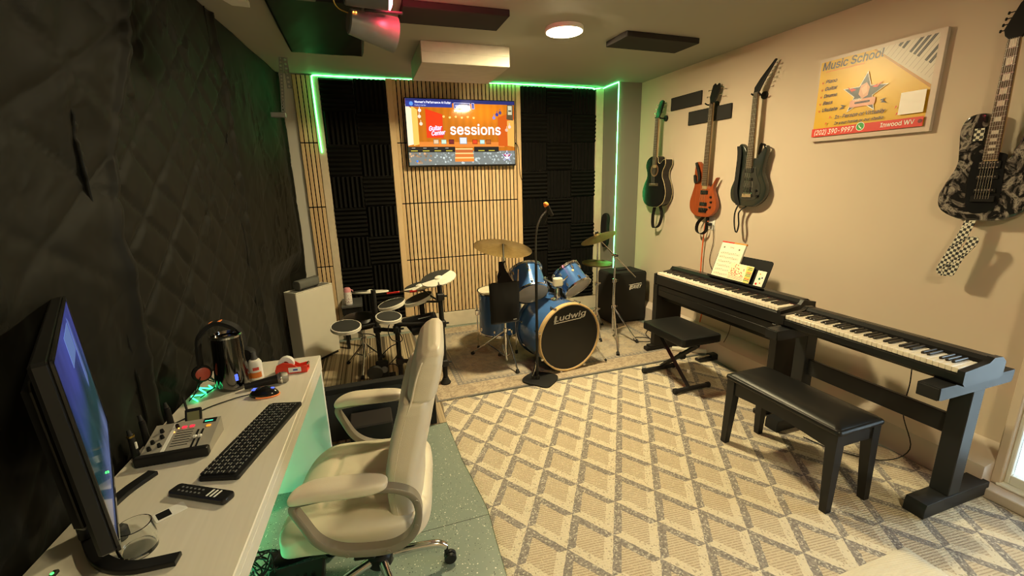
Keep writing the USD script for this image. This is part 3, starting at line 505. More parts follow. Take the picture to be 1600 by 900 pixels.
# ------------------------------------------------------------------ wall: poster, foam strips, outlet
def poster():
    y0, y1, z0, z1 = 1.668, 2.358, 1.807, 2.328; t = Thing('poster_board', 'yellow music school poster board on the right wall', 'poster', (XR, (y0 + y1) / 2, z0))
    t.part('board', rb(XR - .028, y0, z0, XR - .0005, y1, z1, .003), mat('poster_edge', (.62, .55, .52), .5)); w, h = y1 - y0, z1 - z0; s = Flat(frame((XR - .0283, y1, z0), (0, -1, 0), (0, 0, 1)))
    Y, O, N, R = S(240, 190, 45), S(245, 205, 70), S(70, 70, 95), S(220, 60, 50); Wt = S(245, 238, 232)
    s.rect(0, 0, w, h, S(205, 185, 170)); s.grid(.012, .03, w - .03, h - .02, 20, 12, lambda u, v: np.array(Y)[None] * (.85 + .25 * np.exp(-((u - .45) ** 2 + (v - .6) ** 2) / .08))[:, None])
    x1 = w - .03; tip = (w * .50, h - .02); pb = (x1, h * .50)
    s.poly([tip, (x1, h - .02), (x1, h * .47)], S(212, 200, 186)); d = np.array(pb) - tip; d = d / np.linalg.norm(d); nrm = np.array([-d[1], d[0]]); up = nrm if nrm[1] > 0 else -nrm
    clip = Polygon([tip, (x1, h - .02), (x1, h * .52)])
    for i in range(22):
        o = np.array(tip) + d * (.026 * i - .10); q = LineString([o, o + up * .4]).buffer(.0012).intersection(clip)
        if not q.is_empty and q.geom_type == 'Polygon': s.poly(q, S(165, 150, 140), lift=False)
        if i % 7 not in (0, 3):
            q = LineString([o + up * .062, o + up * .4]).buffer(.0075, cap_style=2).intersection(clip)
            if not q.is_empty and q.geom_type == 'Polygon': s.poly(q, S(62, 56, 60), lift=False)
    s.poly([tip, (tip[0] - .012, tip[1]), (x1, h * .435), (x1, h * .47)], S(190, 130, 40))
    s.text('Music School', .046, .025, h * .865, N, True, shear=.12, a='l', wide=.92); s.rect(.05, h * .835, .29, h * .843, S(235, 130, 50))
    for i, tx in enumerate(('Piano', 'Guitar', 'Drums', 'Bass', 'Ukulele')): s.text(tx, .021, .058, h * (.70 - .085 * i), N, True, shear=.25, a='l'); s.text('\u2713' if False else 'v', .016, .034, h * (.70 - .085 * i), R, True, a='l')
    cx, cy = w * .455, h * .50; a = np.arange(10) * PI / 5 + PI / 2 - .06
    st = lambda r1, r2: np.stack([cx + np.where(np.arange(10) % 2, r2, r1) * np.cos(a) * 1.1, cy + np.where(np.arange(10) % 2, r2, r1) * np.sin(a)], 1)
    s.poly(st(.128, .054), Wt); s.poly(st(.116, .049), S(78, 82, 100)); s.poly([(cx - .03, cy), (cx - .022, cy + .05), (cx + .01, cy + .062), (cx + .032, cy + .03), (cx + .026, cy - .015), (cx - .005, cy - .03)], S(225, 165, 140)); s.poly([(cx - .018, cy + .03), (cx + .012, cy + .05), (cx + .022, cy + .01), (cx, cy - .01)], S(238, 190, 165))
    for k in (-1, 1): s.poly([(cx + k * .045, cy + .028), (cx + k * .078, cy + .045), (cx + k * .070, cy + .032), (cx + k * .105, cy + .055), (cx + k * .066, cy + .012), (cx + k * .074, cy + .022)], R); s.poly([(cx + k * .10, cy - .055), (cx + k * .135, cy - .045), (cx + k * .118, cy - .058), (cx + k * .14, cy - .075), (cx + k * .105, cy - .068), (cx + k * .118, cy - .062)], N)
    s.poly(rrect(.15, .045, .012, 4, (cx, cy - .052)), S(235, 170, 150)); s.poly(rrect(.09, .012, .005, 4, (cx, cy - .05)), S(80, 60, 80)); s.text('music', .014, cx - .03, cy - .036, Wt, True, shear=.3)
    s.text('In-Person or Virtually', .021, w * .44, h * .255, N, True, shear=.25); s.text('In your home or our studio', .017, w * .44, h * .185, N, True, shear=.25)
    for u, v in ((.17, .26), (.73, .27), (.14, .19), (.745, .195)): s.poly([(w * u, h * v), (w * u + .012, h * v + .012), (w * u + .006, h * v + .02)], R)
    s.rect(.012, .03, w - .03, .082, R); s.text('(202) 390-9997', .030, .030, .042, Wt, True, shear=.15, a='l', wide=.78); s.poly(circle(.026, 24, (w * .475, .066)), Wt); s.poly(circle(.022, 24, (w * .475, .066)), S(60, 165, 75)); s.poly([(w * .475 - .011, .076), (w * .475 - .005, .074), (w * .475 - .002, .066), (w * .475 + .008, .058), (w * .475 + .011, .052), (w * .475 + .004, .052), (w * .475 - .008, .063)], Wt); s.text('Inwood WV', .024, w * .77, .047, Wt, True, wide=.95); s.poly(circle(.011, 12, (w * .935, .058)), S(120, 40, 40))
    s.rect(w * .765, h * .20, x1 - .008, h * .43, Wt)      # plain white square where the photo has a code
    t.part('print', s, colmat('poster_print', 0, .35))
poster()
for lab, a, b, c, e in (('upper black foam strip on the wall between the acoustic guitar and the bass', 3.478, 3.898, 2.232, 2.352), ('lower black foam strip on the wall behind the neck of the bass', 3.112, 3.632, 2.065, 2.186)):
    obj('foam_strip', rb(XR - .018, a, c, XR - .0005, b, e, .004), DARKP, lab, 'foam strip')
t = Thing('wall_outlet', 'white wall outlet plate with plugs below the bass', 'outlet', (XR, 3.23, 1.12))
t.part('plate', rb(XR - .007, 3.195, 1.11, XR - .0005, 3.27, 1.225, .003), WPL); t.part('plug', rb(XR - .05, 3.22, 1.15, XR - .007, 3.25, 1.175, .006), BLK)
obj('extension_cord', tube([(XR - .03, 3.25, 1.19), (XR - .05, 3.262, 1.17), (XR - .035, 3.29, 1.05), (XR - .03, 3.30, .8), (XR - .035, 3.28, .5), (XR - .05, 3.22, .34), (XR - .035, 3.25, .215)], .006, 8), mat('orange_cord', (.75, .13, .03), .45), 'orange extension cord hanging from the outlet behind the far piano', 'cord')
obj('power_cable', tube([(XR - .02, 3.20, 1.16), (XR - .012, 3.19, 1.0), (XR - .012, 3.21, .8), (XR - .05, 3.0, .62), (XR - .1, 2.86, .5), (XR - .12, 2.80, .3), (XR - .16, 2.87, .06)], .0028, 6), mat('brown_cable', (.08, .05, .04), .5), 'thin dark cable running down from the outlet to the foot pedal', 'cable')
# ------------------------------------------------------------------ guitars on the right wall
STRM = mat('string_steel', (.6, .58, .52), .3, 1.0); ROSE = mat('rosewood', (.085, .052, .032), .5, sc=60); MAPLE = mat('maple_neck', (.42, .29, .15), .4); FRET = mat('fret_metal', (.55, .52, .45), .3, 1.0); STRAP = mat('black_webbing', (.018, .017, .017), .85)
def gframe(y, z, x, tilt=0.0, twist=0.0):
    c, s = math.cos(tilt), math.sin(tilt); return frame((x, y, z), (0, -c, -s), (0, -s * 1.0, c)) if not twist else frame((x, y, z), (-math.sin(twist), -c, -s), (0, -s, c))
def guitar_common(t, F, scale_nut, scale_body, w0, w1, zf, frets, mark, nstr, bridge_v, sp, inlay=None):
    # F maps (u, v, out): fingerboard from nut (v=scale_nut) down to v=scale_body
    fb = [(-w0 / 2, scale_nut), (w0 / 2, scale_nut), (w1 / 2, scale_body), (-w1 / 2, scale_body)]
    t.part('neck', slab(np.array([(-w0 / 2 + .001, scale_nut), (w0 / 2 - .001, scale_nut), (w1 / 2 - .001, scale_body - .03), (-w1 / 2 + .001, scale_body - .03)]), .02, .006, F @ trimesh.transformations.translation_matrix((0, 0, zf - .024))), MAPLE)
    t.part('fingerboard', xf(prism(fb, .006), F @ trimesh.transformations.translation_matrix((0, 0, zf - .005))), ROSE)
    L = (scale_nut - bridge_v); fm = []
    for k in range(1, frets + 1):
        v = scale_nut - L * (1 - 2 ** (-k / 12)); q = (scale_nut - v) / (scale_nut - scale_body)
        if q > .99: break
        ww = w0 + (w1 - w0) * q; fm.append(box(-ww / 2, v - .001, zf + .001, ww / 2, v + .001, zf + .0022))
    t.part('frets', xf(cat(*fm), F), FRET, kind='stuff')
    if inlay:
        for k in (1, 3, 5, 7, 9, 12, 15, 17, 19, 21):
            v = scale_nut - L * (1 - 2 ** (-(k - .5) / 12)); ht = L * (2 ** (-(k - 1) / 12) - 2 ** (-k / 12)) * .42
            if v > scale_body + .01: t.part('inlay', xf(box(-w0 * .3, v - ht, zf + .0009, w0 * .3, v + ht, zf + .0014), F), inlay)
    st = []
    for k in range(nstr):
        o = (k - (nstr - 1) / 2) / max(1, nstr - 1); st.append(cyl((o * w0 * .8, scale_nut, zf + .003), (o * sp, bridge_v, zf + .006), .0006, n=5))
    t.part('strings', xf(cat(*st), F), STRM, kind='stuff')
def hanger(y, z, x):
    t = Thing('guitar_hanger', None, 'guitar hanger', (XR, y, z))
    t.part('base', lathe([(0, 0), (.03, 0), (.028, .012), (0, .014)], (XR - .0005, y, z), (-1, 0, 0), 24), BLK); t.part('yoke', cat(tube([(XR - .01, y, z), (x + .02, y, z)], .006, 8), tube([(x - .025, y + .032, z + .012), (x, y + .028, z), (x + .02, y, z - .002), (x, y - .028, z), (x - .025, y - .032, z + .012)], .006, 8)), RUB); return t
def tuners(F, pts, r=.004, l=.03):
    out = []
    for u, v, du in pts: out += [cyl((u, v, 0), (u + du * l, v, 0), .0025, n=8), rb(u + du * l - .004, v - .007, -.004, u + du * l + .004, v + .007, .004, .002)]
    return xf(cat(*out), F)
T = trimesh.transformations.translation_matrix
def acoustic():
    y, x = 3.975, 2.925; t = Thing('acoustic_guitar', 'black acoustic guitar with a round sound hole at the far end of the right wall', 'guitar', (XR, y, 1.29)); F = gframe(y, 1.29, x, .01)
    L = [(-.02, .0), (.08, .008), (.155, .06), (.178, .15), (.150, .245), (.118, .305), (.118, .365), (.150, .425), (.148, .475), (.118, .470), (.075, .440), (.045, .455), (.035, .50), (.0, .515), (-.07, .512), (-.125, .475), (-.140, .415), (-.118, .35), (-.120, .295), (-.158, .23), (-.182, .14), (-.155, .05), (-.09, .008)]
    ring = spline(L, 6, True); ring = ring * (1.06, 1.0)
    BLKL = mat('black_lacquer', (.012, .011, .011), .18)
    t.part('body', slab(ring, .095, .004, F @ T((0, 0, -.095))), BLKL)
    BIND = mat('cream_binding', (.62, .52, .30), .4)
    for zz in (-.006, -.092): t.part('binding', xf(tube([(*p, zz) for p in np.vstack([ring, ring[:1]])], .0032, 6, smooth=False), F), BIND)
    hv = .375; t.part('sound_hole', xf(lathe([(0, .0004), (.050, .0004), (.050, .0002)], (0, hv, 0), n=32), F), mat('dark_brown_hole', (.03, .018, .012), .8)); t.part('rosette', xf(lathe([(.050, .0), (.050, .0015), (.064, .0015), (.064, 0)], (0, hv, 0), n=36), F), mat('brown_rosette', (.20, .10, .05), .4))
    t.part('bridge', xf(rb(-.075, .215, 0, .075, .245, .009, .003), F), ROSE); t.part('saddle', xf(rb(-.04, .233, .009, .04, .237, .012, .001), F), mat('bone', (.75, .70, .58), .4))
    guitar_common(t, F, .885, .43, .043, .055, .010, 20, None, 6, .235, .055)
    Fh = F @ T((0, .885, .006)) @ trimesh.transformations.rotation_matrix(math.radians(-16), (1, 0, 0))
    t.part('headstock', slab(np.array([(-.024, 0), (.024, 0), (.036, .05), (.033, .165), (.012, .178), (-.012, .178), (-.033, .165), (-.036, .05)]), .016, .003, Fh @ T((0, 0, -.016))), BLKL)
    t.part('tuning_pegs', tuners(Fh @ T((0, 0, -.008)), [(.034, .055 + .042 * k, 1) for k in range(3)] + [(-.034, .055 + .042 * k, -1) for k in range(3)]), CHROME)
    t.part('strap', xf(cat(ribbon([(.06, .015, -.05), (.085, -.08, -.06), (.06, -.19, -.05), (.0, -.225, -.04), (-.02, -.19, -.03), (-.01, -.09, -.02), (.0, .004, -.03)], .05, .003, (.3, .1, 1))), F), STRAP)
    h = hanger(y, 2.175, 2.95); tag(h.prim, 'black wall hanger holding the black acoustic guitar')
acoustic()
def pickups(t, F, vs, w=.085, m=None):
    for v, hh in vs: t.part('pickup', xf(rb(-w / 2, v - hh, 0, w / 2, v + hh, .008, .003), F), m or BLK)
def bass():
    y, x = 3.295, 2.975; t = Thing('bass_guitar', 'red wooden electric bass on the right wall with a black strap loop', 'guitar', (XR, y, 1.225)); F = gframe(y, 1.225, x, .015)
    L = [(0, 0), (.07, .008), (.135, .05), (.155, .12), (.125, .20), (.100, .255), (.118, .315), (.135, .352), (.120, .350), (.085, .300), (.055, .265), (.04, .27), (-.038, .345), (-.048, .41), (-.080, .475), (-.115, .497), (-.142, .465), (-.148, .37), (-.138, .29), (-.160, .215), (-.185, .13), (-.165, .05), (-.09, .006)]
    g = G(); p = g.obj(); n = g.noise(g.scale(p, (9, 9, 1.4)), 3.0, 5.0, .6, .8); RED_ = g.done('red_mahogany', g('principled_bsdf', 'BSDF', base_color=g.mix(n, (.20, .035, .010), (.40, .085, .022)), roughness=.25, coat_weight=.3))
    ring = spline(L, 6, True); t.part('body', slab(ring, .04, .009, F @ T((0, 0, -.04))), RED_)
    pickups(t, F, ((.225, .018), (.120, .016)), .09); t.part('bridge', xf(cat(rb(-.045, .045, 0, .045, .085, .012, .002), *[rb(-.036 + .019 * k, .05, .012, -.022 + .019 * k, .08, .018, .002) for k in range(4)]), F), BLK)
    for u, v in ((.088, .185), (.095, .14), (.088, .095), (.05, .075)): t.part('knob', xf(cyl((u, v, 0), (u, v, .014), .010, .008, 16), F), BLK)
    guitar_common(t, F, .985, .285, .040, .060, .012, 24, None, 4, .065, .057)
    Fh = F @ T((0, .985, .006)) @ trimesh.transformations.rotation_matrix(math.radians(-12), (1, 0, 0))
    t.part('headstock', slab(np.array([(-.022, 0), (.022, 0), (.040, .04), (.050, .13), (.030, .160), (.005, .145), (-.018, .165), (-.038, .15), (-.042, .05)]), .015, .003, Fh @ T((0, 0, -.015))), BLK)
    t.part('tuning_pegs', tuners(Fh @ T((0, 0, -.008)), [(.045, .06, 1), (.048, .115, 1), (-.040, .06, -1), (-.040, .115, -1)], l=.04), CHROME)
    t.part('strap', xf(cat(ribbon([(-.01, .005, -.03), (-.06, -.06, -.01), (-.055, -.13, .0), (.0, -.155, .0), (.05, -.12, -.01), (.045, -.04, -.02), (.02, .0, -.045)], .045, .003, (.2, .3, 1)), ribbon([(-.13, .49, .004), (-.10, .46, .02), (-.07, .40, .022), (-.065, .33, .018), (-.11, .31, .014), (-.13, .38, .012)], .04, .003, (1, .2, .3))), F), STRAP)
    h = hanger(y, 2.20, 2.965); tag(h.prim, 'black wall hanger holding the red bass guitar')
bass()
def electric():
    y, x = 2.80, 2.965; t = Thing('electric_guitar', 'glossy dark green black electric guitar with a pointed headstock hanging left of the poster', 'guitar', (XR, y, 1.345)); F = gframe(y, 1.345, x, -.012)
    L = [(0, 0), (.08, .008), (.148, .06), (.168, .14), (.140, .215), (.118, .27), (.128, .35), (.142, .425), (.125, .465), (.095, .43), (.068, .40), (.045, .375), (-.040, .395), (-.050, .435), (-.085, .485), (-.118, .495), (-.138, .45), (-.132, .36), (-.125, .28), (-.155, .205), (-.182, .13), (-.165, .05), (-.09, .006)]
    t.part('body', slab(spline(L, 6, True), .044, .011, F @ T((0, 0, -.044))), mat('dark_green_black_lacquer', (.020, .026, .022), .14, coat_weight=.2))
    t.part('pickguard', slab(spline([(-.07, .07), (.04, .05), (.11, .09), (.115, .16), (.075, .24), (.05, .31), (-.05, .31), (-.075, .22)], 5, True), .003, .001, F), mat('dark_pickguard', (.03, .033, .03), .2))
    pickups(t, F @ T((0, 0, .003)), ((.285, .018), (.215, .010), (.135, .018)), .082); t.part('bridge', xf(cat(rb(-.045, .075, .003, .045, .105, .014, .002), tube([(.045, .09, .012), (.07, .12, .035), (.075, .2, .04)], .0025, 6)), F), CHROME)
    for u, v in ((.085, .125), (.10, .085)): t.part('knob', xf(cyl((u, v, .003), (u, v, .016), .011, .009, 16), F), BLK)
    guitar_common(t, F, .865, .30, .042, .056, .012, 24, None, 6, .09, .052)
    Fh = F @ T((0, .865, .008)) @ trimesh.transformations.rotation_matrix(math.radians(-11), (1, 0, 0))
    t.part('headstock', slab(np.array([(-.022, 0), (.022, 0), (.036, .04), (.050, .078), (.118, .215), (.104, .217), (.010, .10), (-.026, .04)]), .014, .003, Fh @ T((0, 0, -.014))), BLK)
    t.part('tuning_pegs', tuners(Fh @ T((0, 0, -.007)), [(.044 + .0125 * k, .05 + .027 * k, 1) for k in range(6)], l=.022), CHROME)
    t.part('strap', xf(cat(ribbon([(-.085, .01, .0), (-.10, -.06, .012), (-.085, -.16, .02), (-.06, -.215, .02), (-.045, -.15, .016), (-.06, -.05, .01), (-.02, .0, -.02)], .022, .003, (1, .0, .4)), ribbon([(-.118, .48, .006), (-.10, .40, .015), (-.105, .25, .016), (-.11, .12, .015), (-.085, .01, .004)], .045, .003, (1, .0, .1)), ribbon([(.05, .40, -.03), (.07, .47, -.02), (.11, .478, .0), (.13, .44, -.01)], .03, .003, (0, .2, 1))), F), STRAP)
    h = hanger(y, 2.19, 2.96); tag(h.prim, 'black wall hanger holding the dark green black electric guitar')
electric()
def skull():
    y, x = 1.352, 2.965; t = Thing('electric_guitar', 'black electric guitar with smoky grey painted clouds and checkered strap at the right edge', 'guitar', (XR, y, 1.34)); F = gframe(y, 1.34, x, -.02)
    L = [(0, 0), (.09, .010), (.160, .06), (.178, .14), (.150, .225), (.130, .30), (.148, .40), (.155, .46), (.135, .495), (.110, .455), (.075, .335), (.05, .305), (-.036, .37), (-.038, .47), (-.05, .522), (-.115, .518), (-.145, .46), (-.138, .36), (-.135, .28), (-.165, .20), (-.190, .12), (-.170, .05), (-.09, .006)]
    g = G(); p = g.obj(); n = g.noise(p, 11.0, 4.0, .6, 2.2); c = g.ramp(n, [(.0, (.01, .01, .01)), (.46, (.015, .014, .014)), (.53, (.13, .11, .10)), (.60, (.34, .30, .26)), (.66, (.05, .045, .04)), (.8, (.30, .27, .20))])
    t.part('body', slab(spline(L, 6, True), .044, .010, F @ T((0, 0, -.044))), g.done('smoky_painted_lacquer', g('principled_bsdf', 'BSDF', base_color=c, roughness=.12, coat_weight=.5)))
    t.part('pickguard', slab(spline([(-.055, .05), (.03, .05), (.06, .12), (.055, .27), (.05, .325), (-.052, .325), (-.075, .20)], 5, True), .003, .001, F), BLKG)
    pickups(t, F @ T((0, 0, .003)), ((.275, .018), (.215, .010), (.15, .010)), .082)
    for v in (.285, .262, .219, .154): t.part('pole_pieces', xf(cat(*[cyl((-.032 + .0128 * k, v, .011), (-.032 + .0128 * k, v, .013), .0035, n=10) for k in range(6)]), F), FRET)
    t.part('bridge', xf(rb(-.045, .095, .003, .045, .125, .014, .002), F), BLK)
    guitar_common(t, F, .845, .30, .043, .058, .012, 24, None, 6, .11, .052, inlay=mat('pearl_inlay', (.62, .56, .47), .3))
    Fh = F @ T((0, .845, .008)) @ trimesh.transformations.rotation_matrix(math.radians(-11), (1, 0, 0))
    t.part('headstock', slab(np.array([(-.022, 0), (.022, 0), (.045, .05), (.06, .19), (.02, .205), (-.018, .16), (-.05, .05), (-.04, .02)]), .014, .003, Fh @ T((0, 0, -.014))), BLK)
    t.part('tuning_pegs', tuners(Fh @ T((0, 0, -.007)), [(-.042 + .004 * k, .05 + .026 * k, -1) for k in range(4)], l=.022), BLK)
    g = G(); p = g.xyz(g.obj()); ch = g('checker_texture', 'color', vector=g.scale(g.obj(), (1, 1, 1)), scale=72.0, color1=(.03, .03, .03), color2=(.62, .58, .48)); CHK = g.done('checkered_webbing', g('principled_bsdf', 'BSDF', base_color=ch, roughness=.8))
    t.part('strap', xf(cat(ribbon([(-.035, .01, -.01), (-.05, -.07, .0), (-.075, -.16, .012), (-.10, -.25, .02), (-.098, -.285, .02), (-.07, -.29, .024), (-.045, -.20, .02), (-.005, -.12, .016), (-.01, -.085, .008), (-.045, -.09, .006)], .05, .003, (1, .12, .15))), F), CHK, label='black and white checkered strap')
    t.part('checker_sticker', xf(rb(-.085, .395, .0, -.045, .455, .0012, .0005), F), CHK); t.part('strap_button', xf(cyl((-.113, .425, 0), (-.113, .425, .010), .006, n=12), F), CHROME)
skull()
# ------------------------------------------------------------------ keyboards, stands, benches
KEYW = mat('ivory_white_key', (.80, .72, .60), .3, var=.03); KEYB = mat('ebony_key', (.014, .013, .013), .3); BWOOD = mat('black_wood', (.012, .011, .010), .42, var=.25); LEATH = mat('black_leatherette', (.011, .011, .011), .36, bump=.25, bsc=220)
def keys(t, x0, x1, y_hi, y_lo, z, n_white, first):   # keys run from y_hi (bass) to y_lo (treble); x0 = front edge, x1 = back
    p = (y_hi - y_lo) / n_white; names = 'CDEFGAB'; k0 = names.index(first)
    for i in range(n_white):
        a = y_hi - i * p; t.part('white_key', rb(x0, a - p + .0006, z - .022, x1, a - .0006, z, .0015), KEYW)
        if names[(k0 + i) % 7] in 'CDFGA' and i < n_white - 1:
            c = a - p; t.part('black_key', rb(x0 + .05, c - p * .29, z - .004, x1, c + p * .29, z + .0105, .003), KEYB)
def piano():
    y0, y1, xf0, xb = 1.985, 3.285, 2.478, 2.775; t = Thing('digital_piano', 'black digital piano with full row of keys on a wooden stand, farther of the two', 'piano', (2.62, 2.63, .60))
    prof = [(xf0, .652), (xf0, .722), (xf0 + .012, .732), (xf0 + .165, .735), (xf0 + .17, .775), (xf0 + .195, .792), (xb - .04, .79), (xb, .765), (xb, .652)]
    t.part('case', xf(prism([(a, b) for a, b in prof], y1 - y0 - .05), frame((0, y1 - .025, 0), (1, 0, 0), (0, 0, 1))), BLK)
    for a in (y0, y1 - .026): t.part('end_cheek', xf(prism([(xf0 - .004, .645), (xf0 - .004, .742), (xf0 + .165, .764), (xf0 + .19, .793), (xb + .003, .772), (xb + .003, .645)], .026), frame((0, a + .026, 0), (1, 0, 0), (0, 0, 1))), BLK)
    keys(t, xf0 + .006, xf0 + .155, y1 - .03, y0 + .03, .757, 52, 'A')
    t.part('control_panel', rb(xf0 + .20, 2.75, .790, xf0 + .235, 3.2, .7925, .001), BLKG); t.part('key_felt', box(xf0 + .153, y0 + .03, .74, xf0 + .166, y1 - .03, .758), mat('red_felt', (.10, .012, .012), .9))
    s = Thing('piano_stand', 'black wooden panel stand carrying the farther digital piano', 'piano stand', (2.62, 2.63, 0))
    for a in (3.235, 1.985):
        b = a + .055
        s.part('side_panel', rb(2.475, a, .03, 2.76, b, .645, .003), BWOOD); s.part('foot', cat(rb(2.40, a - .004, .0105 if a < 2.9 else .011, 2.80, b + .004, .045, .006), rb(2.43, a - .002, .045, 2.78, b + .002, .06, .004)), BWOOD)
    s.part('back_panel', rb(2.545, 2.04, .497, 2.57, 3.235, .64, .003), BWOOD); s.part('top_rail', rb(2.487, 2.04, .60, 2.76, 3.235, .645, .003), BWOOD); s.part('front_rail', rb(2.487, 2.04, .545, 2.51, 3.235, .60, .003), BWOOD)
piano()
def music_rest():
    t = Thing('music_rest', 'black music rest panel standing on top of the farther digital piano', 'music rest', (2.67, 2.55, .79)); a = math.radians(20); F = frame((2.672, 2.82, .7925), (0, -1, 0), (math.sin(a), 0, math.cos(a)))
    t.part('panel', slab(rrect(.52, .205, .02, 5, (.26, .105)), .006, .0015, F @ T((0, 0, -.006))), BLK); t.part('ledge', xf(rb(-.005, -.002, -.006, .525, .006, .028, .003), F), BLK); t.part('lip', xf(rb(-.005, .0, .022, .525, .012, .028, .002), F), BLK)
    P = lambda v: S(*v)
    t2 = Thing('music_book', 'open thick white songbook with a red and orange top edge on the piano', 'book', (2.68, 2.72, .80)); B = F @ T((.02, .007, .001))
    BR = frame(B[:3, 3], B[:3, 0] , B[:3, 1]); t2.part('pages', xf(rb(0, 0, 0, .235, .285, .016, .002), BR), mat('book_paper', (.80, .76, .66), .7, var=.04)); t2.part('cover_edge', xf(rb(-.002, .280, -.001, .12, .293, .0165, .002), BR), mat('red_card', (.65, .05, .03), .5)); t2.part('cover_edge', xf(rb(.12, .280, -.001, .237, .293, .0165, .002), BR), mat('orange_card', (.80, .30, .05), .5))
    s = Flat(BR @ T((0, 0, .0163))); s.rect(.004, .004, .231, .276, S(238, 228, 205)); s.text('Song', .012, .115, .245, S(90, 85, 80)); s.poly(circle(.008, 10, (.04, .245)), S(120, 110, 100)); s.poly(circle(.008, 10, (.19, .24)), S(120, 110, 100))
    for k in range(6):
        for l in range(5): s.rect(.02, .205 - .034 * k - .0035 * l, .212, .2056 - .034 * k - .0035 * l, S(170, 160, 145), lift=False)
        for q in range(9): s.poly(circle(.0028, 6, (.03 + .02 * q, .195 - .034 * k + .004 * ((q * 5 + k) % 4))), S(110, 105, 100), lift=False)
    t2.part('print', s, colmat('book_print', 0, .7))
    t3 = Thing('practice_sheet', 'colourful practice sheet with red notes leaning on the songbook', 'sheet', (2.66, 2.55, .80)); s3 = frame((F @ T((.185, .0075, .0195)))[:3, 3], F[:3, 0], F[:3, 1]); t3.part('card', xf(rb(0, 0, 0, .215, .135, .002, .0005), s3), mat('sheet_card', (.82, .76, .62), .7))
    s = Flat(s3 @ T((0, 0, .0023))); s.rect(.002, .002, .213, .133, S(240, 226, 190)); r = np.random.default_rng(8)
    for k in range(46): s.poly(circle(.0045, 7, (r.uniform(.01, .14), r.uniform(.035, .125))), S(*(((215, 60, 60), (225, 120, 90), (205, 90, 60))[k % 3])), lift=False)
    for k in range(5): s.rect(.01, .014 + .006 * k, .15, .0155 + .006 * k, S(220, 90, 90), lift=False)
    s.poly([(.165, .005), (.213, .005), (.213, .13), (.150, .13), (.16, .07)], S(235, 215, 120))
    for k in range(9): s.rect(.160 + .001 * k, .02 + .012 * k, .208, .026 + .012 * k, S(*((90, 110, 90), (210, 70, 60), (235, 180, 60), (80, 130, 90))[k % 4]), lift=False)
    t3.part('print', s, colmat('sheet_print', 0, .7))
    t4 = Thing('flash_card', 'narrow white card with coloured dots at the right end of the music rest', 'card', (2.66, 2.40, .80)); s4 = frame((F @ T((.425, .0075, .002)))[:3, 3], F[:3, 0], F[:3, 1]); t4.part('card', xf(rb(0, 0, 0, .075, .12, .0015, .0005), s4), mat('white_card', (.80, .78, .70), .7)); s = Flat(s4 @ T((0, 0, .0018))); s.rect(.001, .001, .074, .119, S(240, 232, 215)); s.poly(circle(.009, 14, (.02, .02)), S(220, 60, 50)); s.poly(circle(.009, 14, (.035, .06)), S(50, 120, 90)); s.poly(circle(.006, 12, (.055, .07)), S(60, 60, 110)); s.poly(circle(.005, 12, (.05, .03)), S(220, 70, 60)); s.poly(circle(.005, 12, (.03, .095)), S(225, 140, 60)); t4.part('print', s, colmat('card_print', 0, .7))
music_rest()
def keyboard2():
    y0, y1, xf0, xb = .995, 1.872, 2.335, 2.615; t = Thing('keyboard', 'black portable keyboard with fewer keys on T-leg stand, nearer of the two', 'keyboard', (2.47, 1.43, .70))
    prof = [(xf0 + .015, .698), (xf0, .715), (xf0, .745), (xf0 + .012, .752), (xf0 + .165, .752), (xf0 + .17, .785), (xf0 + .19, .80), (xb - .03, .795), (xb, .77), (xb, .712), (xb - .02, .698)]
    t.part('case', xf(prism(prof, y1 - y0 - .05), frame((0, y1 - .025, 0), (1, 0, 0), (0, 0, 1))), BLK)
    for a in (y0, y1 - .026): t.part('end_cheek', xf(prism([(xf0 + .015, .697), (xf0 - .003, .715), (xf0 - .003, .768), (xf0 + .16, .783), (xf0 + .19, .803), (xb - .03, .798), (xb + .002, .772), (xb + .002, .71), (xb - .02, .697)], .026), frame((0, a + .026, 0), (1, 0, 0), (0, 0, 1))), BLK)
    keys(t, xf0 + .006, xf0 + .155, y1 - .028, y0 + .028, .773, 36, 'C'); t.part('control_panel', rb(xf0 + .20, 1.25, .795, xf0 + .235, 1.62, .800, .002), BLKG)
    s = Thing('keyboard_stand', 'black T-leg table stand with floor bars carrying the nearer keyboard', 'keyboard stand', (2.55, 1.45, 0)); G2 = mat('dark_grey_steel', (.017, .018, .0195), .45)
    for a in (1.02, 1.80):
        b = a + .085
        s.part('floor_bar', slab(np.array([(2.335, .0112), (2.885 - .06, .0112), (2.885 - .06, .05), (2.82, .085), (2.345, .085), (2.335, .06)]), .085, .003, frame((0, b, 0), (1, 0, 0), (0, 0, 1))), G2)
        s.part('leg', rb(2.50, a + .004, .085, 2.585, b - .004, .635, .003), G2); s.part('support_arm', slab(np.array([(2.245, .64), (2.265, .635), (2.765, .635), (2.775, .645), (2.775, .697), (2.245, .697)]), .085, .003, frame((0, b, 0), (1, 0, 0), (0, 0, 1))), G2)
        s.part('end_cap', rb(2.240, a + .003, .638, 2.247, b - .003, .694, .002), RUB)
    s.part('brace_board', rb(2.53, 1.10, .375, 2.555, 1.805, .475, .003), G2)
    obj('power_cable', tube([(2.66, 1.36, .72), (2.70, 1.36, .5), (2.715, 1.37, .3), (2.70, 1.30, .12), (2.60, 1.37, .03), (2.48, 1.55, .016), (2.44, 1.70, .016)], .003, 6), BLK, 'thin black cable hanging behind the nearer keyboard', 'cable')
keyboard2()
